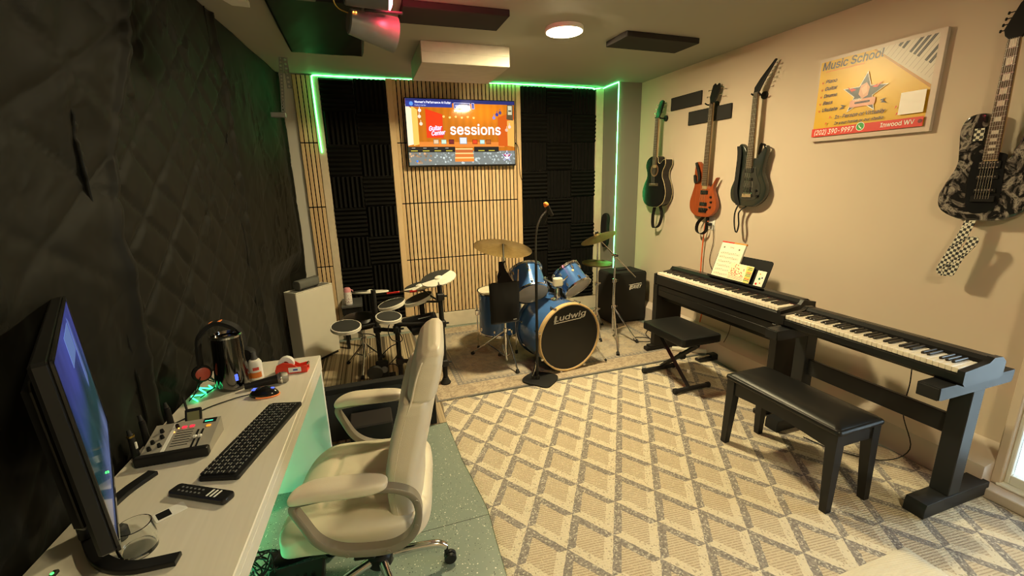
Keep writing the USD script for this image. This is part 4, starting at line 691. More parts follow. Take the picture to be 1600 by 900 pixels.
def bench():
    t = Thing('piano_bench', 'black padded piano bench with tapered wooden legs in front of nearer keyboard', 'bench', (2.10, 1.52, .011)); x0, x1, y0, y1 = 1.955, 2.245, 1.205, 1.855; z = .47
    n = 26; X, Y = np.meshgrid(np.linspace(x0 - .012, x1 + .012, n), np.linspace(y0 - .012, y1 + .012, n)); e = np.minimum(np.minimum(X - X.min(), X.max() - X), np.minimum(Y - Y.min(), Y.max() - Y))
    i, j = np.meshgrid(np.arange(n - 1), np.arange(n - 1), indexing='ij'); q = np.stack([i * n + j, i * n + j + 1, (i + 1) * n + j + 1, (i + 1) * n + j], -1).reshape(-1, 4)
    m = slab(rrect(x1 - x0 + .022, y1 - y0 + .022, .02, 6, ((x0 + x1) / 2, (y0 + y1) / 2)), .03, .012, T((0, 0, .425))); Z = .452 + .024 * np.sqrt(np.clip(e / .07, 0, 1)) * (1 - .4 * np.clip(1 - e / .07, 0, 1)); Z[e < .012] = np.nan
    prof = [(.0, .478), (.35, .477), (.62, .474), (.8, .468), (.93, .456), (1, .438)]; ring = rrect(x1 - x0 + .022, y1 - y0 + .022, .02, 6); cxy = np.array([(x0 + x1) / 2, (y0 + y1) / 2])
    V = [np.array([[*cxy, .478]])]; hw = np.array([(x1 - x0) / 2 + .011, (y1 - y0) / 2 + .011])
    for inset, zz in ((.10, .4775), (.06, .475), (.035, .469), (.018, .461), (.006, .450), (.0, .438)): V.append(np.column_stack([cxy + np.sign(ring) * np.maximum(np.abs(ring) - inset, .001), np.full(len(ring), zz)]))
    k = len(ring); F_ = []
    for b in range(len(V) - 2):
        for a in range(k): F_ += [[1 + b * k + a, 1 + (b + 1) * k + a, 1 + (b + 1) * k + (a + 1) % k], [1 + b * k + a, 1 + (b + 1) * k + (a + 1) % k, 1 + b * k + (a + 1) % k]]
    for a in range(k): F_.append([0, 1 + a, 1 + (a + 1) % k])
    t.part('seat_cushion', cat(trimesh.Trimesh(np.vstack(V), np.array(F_), process=False), m), LEATH, smooth=50)
    BW = mat('bench_black_paint', (.014, .0145, .016), .38)
    arch = lambda L, h0, h1: [(0, 0), (0, h0)] + [(L * u, h0 + (h1 - h0) * math.sin(PI * u) ** .6) for u in np.linspace(.08, .92, 11)] + [(L, h0), (L, 0)]
    for x in (x0 + .008, x1 - .024): t.part('apron', xf(prism([(a, .425 - b) for a, b in [(0, 0)] + [(L, h) for L, h in ((.03, .085), (.10, .080), (.20, .072), (.32, .066), (.44, .072), (.54, .080), (.61, .085))] + [(.64, 0)]][::-1], .016), frame((x, y0 + .005, 0), (0, 1, 0), (0, 0, 1))), BW)
    for y in (y0 + .008, y1 - .024): t.part('apron', rb(x0 + .03, y, .355, x1 - .03, y + .016, .425, .002), BW)
    for sx, xx in ((1, x0), (-1, x1)):
        for sy, yy in ((1, y0), (-1, y1)):
            v = []
            for zz, w, o in ((.011, .034, -.004), (.34, .05, 0), (.426, .05, 0)): v += [(xx + sx * o, yy + sy * o, zz), (xx + sx * (o + w), yy + sy * o, zz), (xx + sx * (o + w), yy + sy * (o + w), zz), (xx + sx * o, yy + sy * (o + w), zz)]
            t.part('leg', cat(trimesh.convex.convex_hull(np.array(v[:8])), trimesh.convex.convex_hull(np.array(v[4:]))), BW)
bench()
def xstool():
    t = Thing('keyboard_stool', 'black X-frame folding keyboard stool with flat padded seat by the farther piano', 'stool', (2.26, 2.66, .011)); MT = mat('black_tube_steel', (.020, .020, .021), .35)
    t.part('seat_pad', slab(rrect(.355, .50, .03, 6, (2.275, 2.66)), .065, .012, T((0, 0, .385))), LEATH); t.part('seat_board', rb(2.14, 2.45, .372, 2.41, 2.87, .386), BLK)
    for x, ya, yb in ((2.215, 2.455, 2.86), (2.275, 2.86, 2.455)): t.part('leg', tube([(x, ya, .04), (x, yb, .370)], .018, 4, smooth=False), MT)
    for y, xa, xb in ((2.845, 2.08, 2.40), (2.45, 2.075, 2.405)):
        b = t.part('floor_bar', tube([(xa + .02, y, .032), (xb - .02, y, .032)], .018, 10, smooth=False), MT)
        for xx in (xa, xb): t.part('rubber_cap', cyl((xx - .0 if xx == xa else xx - .03, y, .033), (xx + .03 if xx == xa else xx, y, .033), .0215, n=14, b=.004), RUB)
    t.part('locking_disc', cyl((2.29, 2.657, .205), (2.325, 2.657, .205), .03, n=20, b=.004), BLK); t.part('maker_plate', rb(2.2925, 2.545, .098, 2.2945, 2.575, .128), WPL)
xstool()
t = Thing('foot_pedal', 'black piano sustain foot pedal with silver lever on the floor by the wall', 'pedal', (2.83, 2.87, 0))
F = frame((2.665, 2.87, .0115), (1, 0, 0), (0, 1, 0)); t.part('base', slab(np.array([(0, -.035), (.24, -.038), (.262, -.028), (.262, .028), (.24, .038), (0, .035)]), .022, .003, F), BLK); t.part('housing', slab(np.array([(.12, -.034), (.24, -.038), (.26, -.025), (.26, .025), (.24, .038), (.12, .034)]), .05, .012, F), BLK); t.part('lever', xf(rot(rb(.0, -.012, .028, .16, .012, .036, .003), math.radians(-3), (0, 1, 0)), F), mat('brushed_silver', (.55, .52, .45), .3, 1.0))
for k, (a, b) in enumerate((((2.70, 3.02), (2.78, 2.87)), ((2.72, 3.10), (2.80, 2.98)))): pass
obj('power_strip', cat(xf(rb(0, 0, 0, .30, .045, .03, .006), frame((2.62, 3.16, .012), (.75, -.62, 0), (.62, .75, 0)))), mat('cream_plastic', (.70, .66, .55), .4), 'cream power strip on the floor beneath the farther piano', 'power strip')
obj('power_cable', tube([(2.60, 3.18, .02), (2.55, 3.35, .016), (2.62, 3.5, .016), (2.50, 3.58, .016), (2.45, 3.48, .02), (2.58, 3.42, .022), (2.66, 3.62, .018), (2.80, 3.75, .016)], .004, 6), BLK, 'black cable heap on the floor between the loudspeaker and the stool', 'cable')
# ------------------------------------------------------------------ acoustic drum kit
RZ = .011                                             # top of the oriental rug
g = G(); p = g.obj(); n = g.noise(p, 500.0, 2.0); BLUE = g.done('blue_sparkle_wrap', g('principled_bsdf', 'BSDF', base_color=g.mix(n, (.035, .11, .33), (.07, .19, .50)), roughness=.22, metallic=.25, coat_weight=.6)); HEADW = mat('clear_grey_drumhead', (.42, .39, .35), .3); HEADB = mat('black_drumhead', (.020, .019, .018), .35, var=.3, sc=3); HOOPW = mat('maple_hoop', (.58, .40, .19), .35, sc=40); HEADC = mat('coated_drumhead', (.62, .55, .42), .6)
g = G(); p = g.obj(); n = g.noise(p, 30.0, 4.0); BRASS = g.done('cymbal_bronze', g('principled_bsdf', 'BSDF', base_color=g.mix(n, (.38, .26, .10), (.60, .44, .20)), roughness=.36, metallic=1.0))
def ring(r, h, w, o, d, n=40): return lathe([(r - w, 0), (r, 0), (r, h), (r - w, h), (r - w, 0)], o, d, n)
def around(c, d, r, k, ph=0.0):
    F = align(d); return [(np.array(c) + F[:3, 0] * r * math.cos(a) + F[:3, 1] * r * math.sin(a), F[:3, 0] * math.cos(a) + F[:3, 1] * math.sin(a)) for a in ph + np.arange(k) * 2 * PI / k]
def drum(t, c, d, r, L, lugs, ph=0.0, top=None, bot=None):   # c: centre of the bottom head, d: axis towards the top head
    d = np.array(d, float) / np.linalg.norm(d); c = np.array(c, float); e = c + d * L
    t.part('shell', lathe([(r - .008, .008), (r, .008), (r, L - .008), (r - .008, L - .008)], c, d, 48), BLUE)
    t.part('top_head', lathe([(r + .002, L - .012), (r + .002, L), (0, L + .001)], c, d, 40), top or HEADC); t.part('bottom_head', lathe([(0, -.001), (r + .002, 0), (r + .002, .012)], c, d, 40), bot or HEADW)
    for o in (c - d * .006, e - d * .012): t.part('hoop', cat(ring(r + .011, .018, .010, o, d), ring(r + .018, .004, .016, o + d * (.0 if o is not None and np.dot(o - c, d) < L / 2 else .014), d)), CHROME)
    for q, n in around(c, d, r, lugs, ph):
        for a, s in ((.045, 1), (L - .045, -1)):
            b = q + d * a; t.part('lug', cat(cyl(b - d * .016, b + d * .016, .010, n=10, b=.003), cyl(b - n * .003, b + n * .008, .009, n=10)), CHROME); z = q + n * .012
            t.part('tension_rod', cyl(z + d * (a), z + d * (-.012 if s > 0 else L + .012), .003, n=6), CHROME)
def bass_drum():
    F0 = np.array([1.545, 3.13, .308]); a = math.radians(7); d = np.array([math.sin(a), -math.cos(a), 0]); L, r = .41, .285; B = F0 - d * L
    t = Thing('bass_drum', 'blue bass drum with black front head and maple hoops at the front of the kit', 'drum', (1.54, 3.33, RZ))
    t.part('shell', lathe([(r - .008, .0), (r, .0), (r, L), (r - .008, L)], B, d, 64), BLUE)
    for o, dd, hm, nm in ((F0, d, HEADB, 'front_head'), (B, -d, HEADC, 'batter_head')):
        t.part(nm, lathe([(0, .0), (r - .004, .0), (r + .002, -.004), (r + .002, -.02)], o, dd, 64), hm); t.part('hoop', lathe([(r - .004, .002), (r - .002, .014), (r + .006, .016), (r + .012, .012), (r + .012, -.03), (r + .006, -.03), (r + .004, .0)], o, dd, 64), HOOPW if nm == 'front_head' else mat('dark_blue_hoop', (.05, .08, .15), .3))
    for q, n in around(F0, d, r, 8, PI / 8 + .1):
        for s in (.06, L - .06):
            b = q - d * s; t.part('lug', cat(cyl(b - d * .02, b + d * .02, .011, n=10, b=.003), cyl(b - n * .003, b + n * .008, .01, n=10)), CHROME)
        z = q + n * .022; t.part('tension_claw', cat(cyl(z - d * .07, z + d * .02, .0035, n=6), rb(*(z + d * .004 - .009), *(z + d * .02 + .009), .003)), CHROME)
    Fd = frame(F0 + d * .0012, np.cross((0, 0, 1.0), d), (0, 0, 1)); ft = Fd @ T((0, .165, 0)) @ trimesh.transformations.rotation_matrix(math.radians(2.5), (0, 0, 1))
    LT = mat('silver_lettering', (.62, .60, .56), .4)
    t.part('lettering', cat(text('Ludwig', .045, ft, .0006, True, .28, wide=1.5), xf(prism([(-.155, -.020), (.110, -.020), (.114, -.012), (-.152, -.012)], .0006), ft), xf(prism([(-.155, -.020), (-.138, -.020), (-.120, .045), (-.133, .052)], .0006), ft)), LT)
    side = np.cross((0, 0, 1.0), d)
    for s in (-1, 1):
        q = F0 - d * .06 + side * s * r * .93 + np.array([0, 0, -.10]); foot = F0 + d * .02 + side * s * (r + .09) + np.array([0, 0, -.308 + RZ + .012])
        t.part('spur', cat(cyl(q, foot + (q - foot) * .05, .0065, n=10), cyl(q - side * s * .01, q + side * s * .03, .016, n=14, b=.003)), CHROME); t.part('spur_tip', cyl(foot, foot + (q - foot) * .09, .008, .011, 10), RUB)
    m = B + d * .21 + np.array([0, 0, r - .003]); t.part('tom_mount', cat(lathe([(0, -.004), (.055, -.004), (.055, .01), (.03, .022), (.022, .05), (.024, .10), (0, .10)], m, (0, 0, 1), 28), cyl(m + (0, 0, .06), m + (0, 0, .13), .016, n=16), rb(*(m + (-.045, -.025, .105)), *(m + (.045, .025, .155)), .008)), CHROME)
    t.part('mount_block', rb(*(m + (-.045, -.05, .125)), *(m + (.035, .0, .20)), .01), mat('cream_block', (.66, .60, .45), .5))
    for s in (-1, 1): e = m + np.array([s * .115, .03, .19]); t.part('tom_arm', cat(tube([m + np.array([s * .02, 0, .13]), m + np.array([s * .06, 0, .16]), e], .009, 10), cyl(m + np.array([s * .04, -.02, .14]), m + np.array([s * .04, .03, .14]), .014, n=14)), CHROME)
bass_drum()
def toms():
    for nm, c, d, r, L, ph in (('blue tom drum mounted on the left of the bass drum', (1.31, 3.38, .655), (.03, 1.08, 1.0), .140, .235, .35), ('blue tom drum mounted on the right of the bass drum, tilted toward the left', (1.735, 3.36, .665), (-.42, 1.0, 1.0), .120, .20, .2)):
        t = Thing('tom_drum', nm, 'drum', c); drum(t, c, d, r, L, 6, ph); dd = np.array(d) / np.linalg.norm(d); Fq = align(dd)
        q = np.array(c) + dd * L * .55; s = 1 if c[0] < 1.5 else -1; sd = np.array([s, -.15, 0]); sd = sd - dd * (sd @ dd); sd /= np.linalg.norm(sd)
        t.part('bracket', cat(cyl(q + sd * (r - .004), q + sd * (r + .02), .024, n=16, b=.003), rb(*(q + sd * (r + .02) - .016), *(q + sd * (r + .02) + .016), .005)), CHROME)
        f = np.array([-.1 * s, -1, 0]); f = f - dd * (f @ dd); f /= np.linalg.norm(f); t.part('badge', cyl(np.array(c) + dd * L * .62 + f * (r - .003), np.array(c) + dd * L * .62 + f * (r + .003), .012, n=16), mat('badge_tan', (.45, .33, .18), .4))
    c = (1.165, 3.86, .19); t = Thing('floor_tom', 'large blue floor tom standing behind the hanging black bag', 'drum', (*c[:2], RZ)); drum(t, c, (0, 0, 1.0), .205, .40, 8, .2)
    for a in (PI * .95, PI * 1.62, PI * .3):
        x, y = c[0] + .226 * math.cos(a), c[1] + .226 * math.sin(a); t.part('leg', cat(cyl((x, y, RZ + .02), (x, y, .46), .006, n=10), rb(x - .018, y - .018, .36, x + .018, y + .018, .41, .005)), CHROME); t.part('rubber_foot', cyl((x, y, RZ), (x, y, RZ + .035), .013, n=12, b=.004), RUB)
toms()
def tripod(t, c, z_hub, z_low, feet, r=.010, mt=CHROME, foot=RUB):
    for fx, fy in feet:
        f = np.array([fx, fy, RZ + .012]); h = np.array([c[0], c[1], z_hub]); u = f - h; u /= np.linalg.norm(u)
        t.part('leg', cat(tube([h, f], r * .8, 8, smooth=False), tube([(c[0], c[1], z_low), h + (f - h) * .55], r * .5, 6, smooth=False)), mt); t.part('rubber_foot', cyl(f - u * .02, f + u * .0105, .014, .017, 12), foot)
def cymbal_stand(name, label, c, z_top, feet, z_hub, r=.0115):
    t = Thing(name, label, 'cymbal stand', (c[0], c[1], RZ)); t.part('lower_tube', cyl((*c, .05), (*c, z_hub + .28), r * 1.1, n=14), CHROME); t.part('upper_tube', cyl((*c, z_hub + .25), (*c, z_top), r * .75, n=12), CHROME)
    for z in (z_hub, z_hub + .27): t.part('clamp', cat(cyl((*c, z - .018), (*c, z + .022), r * 1.8, n=14, b=.004), rb(c[0] + .01, c[1] - .006, z - .006, c[0] + .045, c[1] + .006, z + .010, .003)), CHROME)
    tripod(t, c, z_hub, .08, feet); return t
def cymbal(label, c, n, r, bow=.03):
    t = Thing('cymbal', label, 'cymbal', c); t.part('disc', lathe([(.006, bow + .022), (.02, bow + .021), (.034, bow + .010), (.045, bow + .002), (r * .55, bow * .62), (r, 0), (r, -.0012), (r * .55, bow * .62 - .0015), (.045, bow), (.006, bow + .018)], np.array(c) - np.array(n) / np.linalg.norm(n) * bow, n, 64), BRASS)
    n = np.array(n) / np.linalg.norm(n); t.part('felt', cyl(np.array(c) + n * .021, np.array(c) + n * .036, .016, n=16, b=.003), FELT); t.part('wing_nut', cat(cyl(np.array(c) + n * .036, np.array(c) + n * .055, .007, n=10), rb(*(np.array(c) + n * .05 - (.016, .003, .006)), *(np.array(c) + n * .05 + (.016, .003, .006)), .002)), CHROME)
t = cymbal_stand('cymbal_stand', 'straight chrome cymbal stand with tripod legs carrying the wide left crash cymbal', (1.085, 3.45), 1.09, [(.86, 3.80), (1.13, 3.60), (1.10, 3.25)][:0] + [(.858, 3.79), (1.085, 3.655), (1.115, 3.24)], .33)
cymbal('wide bronze crash cymbal above the black bag', (1.085, 3.45, 1.075), (.30, .42, 1), .245)
t = cymbal_stand('cymbal_stand', 'chrome boom cymbal stand in front of the black loudspeaker', (2.315, 3.70), .86, [(2.445, 3.46), (2.10, 3.255), (2.50, 3.93)], .33)
t.part('boom_arm', cat(cyl((2.56, 3.70, .615), (2.14, 3.72, 1.03), .006, n=10), cyl((2.315, 3.66, .86), (2.315, 3.74, .86), .016, n=14, b=.003), cyl((2.315, 3.70, .83), (2.315, 3.70, .875), .014, n=12)), CHROME)
t.part('tilter', cat(cyl((2.135, 3.72, 1.01), (2.125, 3.72, 1.075), .006, n=8), cyl((2.14, 3.70, 1.025), (2.14, 3.74, 1.025), .012, n=12)), CHROME)
cymbal('small bronze crash cymbal tilted on the boom stand at the right', (2.128, 3.72, 1.065), (-.36, .08, 1), .178)
t = cymbal_stand('cymbal_stand', 'chrome hi-hat stand behind the right tom', (2.20, 3.84), 1.02, [(2.02, 4.02), (2.40, 4.06), (2.13, 3.62)], .28)
t.part('pull_rod', cyl((2.20, 3.84, .9), (2.20, 3.84, 1.07), .004, n=8), CHROME); t.part('foot_board', xf(rb(-.045, -.25, 0, .045, .0, .010, .003), frame((2.20, 4.16, RZ + .012), (1, 0, 0), (0, 1, .18))), CHROME)
t = Thing('hi_hat', 'dark pair of hi-hat cymbals behind the right tom, edge lit green', 'cymbal', (2.20, 3.84, .765)); t.part('bottom_cymbal', lathe([(.006, -.024), (.035, -.018), (.045, -.012), (.155, 0), (.155, .0012), (.045, -.010), (.006, -.02)], (2.20, 3.84, .760), (.02, -.06, 1), 56), BRASS); t.part('top_cymbal', lathe([(.006, .040), (.03, .034), (.045, .024), (.155, .010), (.155, .0088), (.045, .022), (.006, .037)], (2.20, 3.84, .760), (.02, -.06, 1), 56), BRASS); t.part('clutch', cyl((2.20, 3.84, .79), (2.20, 3.84, .835), .010, n=12, b=.002), CHROME)
# bag on the crash stand, with sticks
t = Thing('stick_bag', 'black fabric bag hanging from the left cymbal stand with drum sticks inside', 'bag', (1.055, 3.30, .44)); CL = mat('black_canvas', (.010, .0095, .0095), .9, bump=.3)
n = 22; U, V_ = np.meshgrid(np.linspace(-1, 1, n), np.linspace(0, 1, n)); X = 1.035 + U * (.124 + .006 * V_); Zz = .455 + V_ * .345 + .03 * np.abs(U) ** 2 * 0; D = .035 * np.sqrt(np.clip(1 - U ** 2, 0, 1)) * (.55 + .45 * np.sin(PI * np.clip(V_, .05, 1))) + .012 * (meshkit.fbm(np.stack([U * 2.2, V_ * 1.6, U * 0], -1), 3, 3) - .5)
i, j = np.meshgrid(np.arange(n - 1), np.arange(n - 1), indexing='ij'); q = np.stack([i * n + j, i * n + j + 1, (i + 1) * n + j + 1, (i + 1) * n + j], -1).reshape(-1, 4)
A_ = np.stack([X, 3.295 - D, Zz], -1).reshape(-1, 3); B_ = np.stack([X, 3.295 + D * .6 + .001, Zz], -1).reshape(-1, 3); rim = [np.array([np.arange(0, n)]).ravel(), np.arange((n - 1) * n, n * n), np.arange(0, n * n, n), np.arange(n - 1, n * n, n)]
f = np.vstack([q[:, [0, 1, 2]], q[:, [0, 2, 3]], q[:, [0, 2, 1]] + n * n, q[:, [0, 3, 2]] + n * n]); ff = []
for rr in (rim[0], rim[2], rim[3]):
    for a, b in zip(rr[:-1], rr[1:]): ff += [[a, b, b + n * n], [a, b + n * n, a + n * n]]
t.part('bag_body', (np.vstack([A_, B_]), np.vstack([f, ff])), CL, smooth=True); t.part('strap', ribbon([(.965, 3.29, .795), (1.01, 3.32, .85), (1.075, 3.425, .935), (1.095, 3.43, .93), (1.085, 3.33, .85), (1.095, 3.29, .795)], .032, .003, (.2, 1, .2)), CL); t.part('bag_neck', prism([(-.075, 0), (.075, 0), (.03, .12), (.022, .185), (-.012, .185), (-.02, .12)], .012, frame((1.035, 3.300, .79), (1, 0, 0), (.05, .13, .20))), CL)
t.part('label_patch', rb(1.095, 3.262, .48, 1.125, 3.266, .488, .001), mat('grey_patch', (.2, .2, .2), .6))
for k, (x0, x1) in enumerate(((.93, .92), (.955, .965), (1.12, 1.13))): obj('drum_stick', lathe([(0, 0), (.007, .003), (.007, .30), (.004, .37), (.006, .385), (0, .395)], (x0 + .01, 3.294, .505), (x1 - x0 + .02 * (k - 1), .0, .4), 12), mat('hickory', (.52, .36, .19), .5), ('wooden drum stick leaning left in the black bag', 'wooden drum stick upright in the black bag beside the strap', 'wooden drum stick at the right side of the black bag')[k], 'drum stick')
t = Thing('drum_pedal', 'chrome bass drum pedal behind the bass drum', 'pedal', (1.50, 3.70, RZ)); t.part('base', rb(1.455, 3.62, RZ, 1.545, 3.92, RZ + .012, .004), CHROME); t.part('foot_board', xf(rb(-.04, -.24, 0, .04, 0, .01, .003), frame((1.50, 3.90, RZ + .025), (1, 0, 0), (0, 1, -.25))), CHROME); t.part('post', cat(cyl((1.45, 3.64, RZ), (1.45, 3.64, .20), .008, n=8), cyl((1.55, 3.64, RZ), (1.55, 3.64, .20), .008, n=8), cyl((1.45, 3.64, .19), (1.55, 3.64, .19), .008, n=8)), CHROME); t.part('beater', cat(cyl((1.50, 3.64, .19), (1.50, 3.60, .30), .004, n=8), cyl((1.50, 3.58, .30), (1.50, 3.62, .31), .022, n=14, b=.005)), FELT)
# ------------------------------------------------------------------ microphone stand, loudspeaker, bag behind
t = Thing('microphone_stand', 'thin black gooseneck microphone stand with square base in front of bass drum', 'microphone stand', (1.225, 3.05, .011)); bm = mat('black_powder_coat', (.016, .016, .016), .5)
t.part('base', slab(spline(np.array([(.0, -.16), (.075, -.115), (.145, -.045), (.155, .02), (.09, .095), (.02, .135), (-.05, .115), (-.125, .055), (-.14, -.01), (-.075, -.09)]) + (1.235, 3.05), 5, True), .014, .004, T((0, 0, .0105))), bm); t.part('pole', cat(cyl((1.218, 3.05, .02), (1.218, 3.05, .98), .0105, n=16), cyl((1.218, 3.05, .02), (1.218, 3.05, .055), .02, .016, 16)), bm)
t.part('gooseneck', tube([(1.218, 3.05, .97), (1.217, 3.05, 1.12), (1.228, 3.05, 1.24), (1.262, 3.05, 1.325), (1.312, 3.05, 1.375)], .007, 10), mat('gooseneck_chrome', (.10, .10, .10), .3, .8)); t.part('clip', cat(cyl((1.306, 3.05, 1.367), (1.330, 3.05, 1.372), .012, n=12), cyl((1.318, 3.03, 1.375), (1.318, 3.07, 1.375), .008, n=10), cyl((1.318, 3.045, 1.35), (1.300, 3.05, 1.285), .003, n=6)), BLK)
t = Thing('microphone', 'small black microphone with an orange tip clipped on the tall gooseneck stand', 'microphone', (1.33, 3.05, 1.38)); t.part('body', lathe([(0, 0), (.012, .0), (.014, .02), (.018, .085), (0, .087)], (1.352, 3.045, 1.335), (-.52, 0, .85), 20), BLK); t.part('grille', lathe([(.018, 0), (.020, .006), (.018, .02), (.010, .03), (0, .032)], (1.307, 3.045, 1.409), (-.52, 0, .85), 20), mat('orange_foam_tip', (.80, .22, .03), .7))
def loudspeaker():
    x0, x1, y0, y1, z0, z1 = 2.50, 2.945, 4.03, 4.34, .011, .585; t = Thing('loudspeaker', 'tall black loudspeaker cabinet with a white logo beside the grey column', 'loudspeaker', ((x0 + x1) / 2, y0, z0))
    F = frame((x0, y0 + .012, z0), (1, 0, 0), (0, 0, 1)); cx, cz = (x1 - x0) / 2, (z1 - z0) / 2
    t.part('cabinet', xf(slab(rrect(x1 - x0, z1 - z0, .03, 5, (cx, cz)), y1 - y0 - .012, .01), frame((x0, y1, z0), (1, 0, 0), (0, 0, 1))), mat('speaker_carpet', (.020, .019, .018), .8, bump=.4)); t.part('grille', xf(slab(rrect(x1 - x0 - .03, z1 - z0 - .03, .025, 5, (cx, cz)), .014, .006), F), mat('speaker_grille', (.014, .014, .013), .6, bump=.5, bsc=700))
    t.part('handle', cat(rb(2.63, 4.15, z1 - .002, 2.80, 4.19, z1 + .024, .01)), RUB); Fl = F @ T((cx + .065, z1 - z0 - .185, .0142))
    LG = mat('logo_white', (.80, .78, .72), .4); t.part('logo', cat(text('PEAVEY', .040, Fl, .001, True, .35, wide=.72), xf(prism([(-.075, .044), (.085, .052), (.080, .058), (-.080, .049)], .001), Fl), xf(prism([(-.072, -.012), (-.058, -.012), (-.040, .05), (-.052, .05)], .001), Fl)), LG)
    obj('hanging_bag', None or slab(spline([(0, 0), (.07, .02), (.10, .12), (.09, .24), (.10, .36), (.05, .40), (-.02, .37), (-.05, .25), (-.04, .10)], 5, True), .05, .02, frame((2.738, 4.60, .80), (0, -1, 0), (0, 0, 1)) @ T((0, 0, 0))), CL, 'black cloth bag hanging on the left side of the grey column', 'bag')
loudspeaker()
# ------------------------------------------------------------------ electronic drum kit
def ekit():
    PW = mat('pad_white_rim', (.72, .69, .60), .45); PB = mat('pad_black_rubber', (.030, .030, .028), .7)
    t = Thing('electronic_drum_kit', 'black framed electronic drum kit with white rimmed pads behind the office chair', 'electronic drum kit', (.25, 3.5, .0))
    def post(x, y, z0, z1, r=.019): return t.part('post', cyl((x, y, z0), (x, y, z1), r, n=18), MATB)
    A = (.507, 3.28); B = (.17, 3.46); C = (.02, 3.56)
    post(*A, .03, .83); t.part('rubber_foot', lathe([(0, 0), (.04, 0), (.042, .01), (.03, .03), (.024, .05), (0, .05)], (*A, .011), n=20), RUB); post(*B, .005, .60); post(*C, .02, .78)
    t.part('rubber_foot', lathe([(0, 0), (.034, 0), (.03, .03), (0, .03)], (*B, .0045), n=18), RUB); t.part('rubber_foot', lathe([(0, 0), (.034, 0), (.03, .03), (0, .03)], (*C, .0045), n=18), RUB)
    t.part('cross_tube', cyl((*B, .19), (*A, .19), .017, n=14), MATB); t.part('cross_tube', cyl((*C, .45), (*B, .45), .016, n=14), MATB); t.part('cross_tube', cyl((*B, .50), (*A, .52), .016, n=14), MATB)
    for q, z in ((A, .19), (A, .52), (B, .19), (B, .46), (C, .45), (A, .74)): t.part('clamp', cat(rb(q[0] - .03, q[1] - .03, z - .028, q[0] + .03, q[1] + .03, z + .028, .008), cyl((q[0] + .03, q[1], z), (q[0] + .055, q[1], z), .008, n=8)), BLK)
    def pad(c, n, r, h=.03, nm='pad', wedge=None):
        n = np.array(n, float); n /= np.linalg.norm(n); c = np.array(c, float); p = t.part(nm, lathe([(0, -h), (r * .85, -h), (r, -h * .8), (r, 0), (r - .006, .003), (r - .010, 0)], c, n, 40), PW); t.part('playing_surface', lathe([(r - .009, -.002), (r - .009, .002), (0, .003)], c, n, 40), PB, parent=p)
        return p
    def arm(a, b): t.part('pad_arm', cat(cyl(a, b, .009, n=10), cyl(np.array(b) - (0, 0, .02), np.array(b) + (0, 0, .02), .015, n=10)), BLK)
    pad((-.205, 3.42, .552), (.05, -.16, 1), .112); arm((.02, 3.56, .50), (-.20, 3.42, .515)); pad((.115, 3.40, .595), (.08, -.16, 1), .100); arm((.17, 3.46, .50), (.115, 3.40, .56))
    pad((.155, 3.64, .635), (-.22, -.03, 1), .115, .034); arm((.17, 3.46, .58), (.155, 3.62, .60)); pad((.37, 3.57, .675), (-.32, .02, 1), .125, .034); arm((.507, 3.28, .70), (.40, 3.52, .65))
    def ecym(c, n, r, split):
        n = np.array(n, float); n /= np.linalg.norm(n); F = align(n); F[:3, 3] = c
        ang = lambda a: [(r * math.cos(x), r * math.sin(x)) for x in np.linspace(a[0], a[1], 24)]
        p = t.part('cymbal_pad', xf(slab(circle(r, 40), .012, .004, T((0, 0, -.012))), F), PW); a0 = split
        t.part('rubber_segment', xf(prism([(0, 0)] + [(r * .985 * math.cos(x), r * .985 * math.sin(x)) for x in np.linspace(a0, a0 + 2.6, 24)], .004), F), PB, parent=p); t.part('bell', xf(lathe([(.035, 0), (.028, .010), (.01, .016), (0, .016)], n=24), F), PW, parent=p)
    ecym((.0, 3.80, .716), (.04, .17, 1), .150, 9.0); post(.0, 3.80, .45, .71, .010); t.part('cross_tube', cyl((.02, 3.56, .47), (.0, 3.80, .47), .014, n=12), MATB)
    ecym((.533, 3.48, .845), (-.22, -.18, 1), .145, 2.2); t.part('cymbal_arm', tube([(.507, 3.28, .80), (.515, 3.36, .815), (.53, 3.47, .83)], .008, 8), BLK); ecym((.40, 3.70, .745), (-.2, .0, 1), .13, 2.0); t.part('cymbal_arm', tube([(.507, 3.28, .70), (.46, 3.5, .70), (.40, 3.70, .73)], .008, 8), BLK)
    m = t.part('sound_module', cat(cyl((.225, 3.47, .505), (.475, 3.40, .555), .035, n=22, b=.006), cyl((.285, 3.38, .445), (.49, 3.31, .50), .030, n=22, b=.006), trimesh.convex.convex_hull(np.array([(.235, 3.46, .535), (.475, 3.40, .585), (.49, 3.32, .525), (.285, 3.385, .470), (.235, 3.46, .49), (.475, 3.40, .53), (.49, 3.32, .49), (.285, 3.385, .43)]))), BLK)
    t.part('module_print', xf(rb(-.05, -.004, 0, .05, .004, .001, .0003), frame((.385, 3.387, .5535), (.94, -.26, .21), (.1, .75, .6))), mat('grey_print', (.3, .3, .28), .5), parent=m)
    t.part('upright_tube', tube([(.38, 3.42, .57), (.385, 3.50, .62), (.39, 3.55, .66)], .022, 10), MATB); t.part('cable', cat(tube([(.16, 3.44, .58), (.10, 3.38, .50), (.12, 3.40, .40), (.17, 3.42, .36), (.15, 3.43, .25), (.08, 3.5, .15), (.05, 3.55, .08)], .004, 6), tube([(.20, 3.62, .60), (.22, 3.5, .5), (.18, 3.42, .46), (.20, 3.41, .38), (.1, 3.5, .3), (.0, 3.52, .2)], .004, 6), tube([(-.2, 3.45, .51), (-.1, 3.5, .45), (.0, 3.53, .40), (.03, 3.53, .25), (-.02, 3.5, .12)], .004, 6)), BLK, kind='stuff')
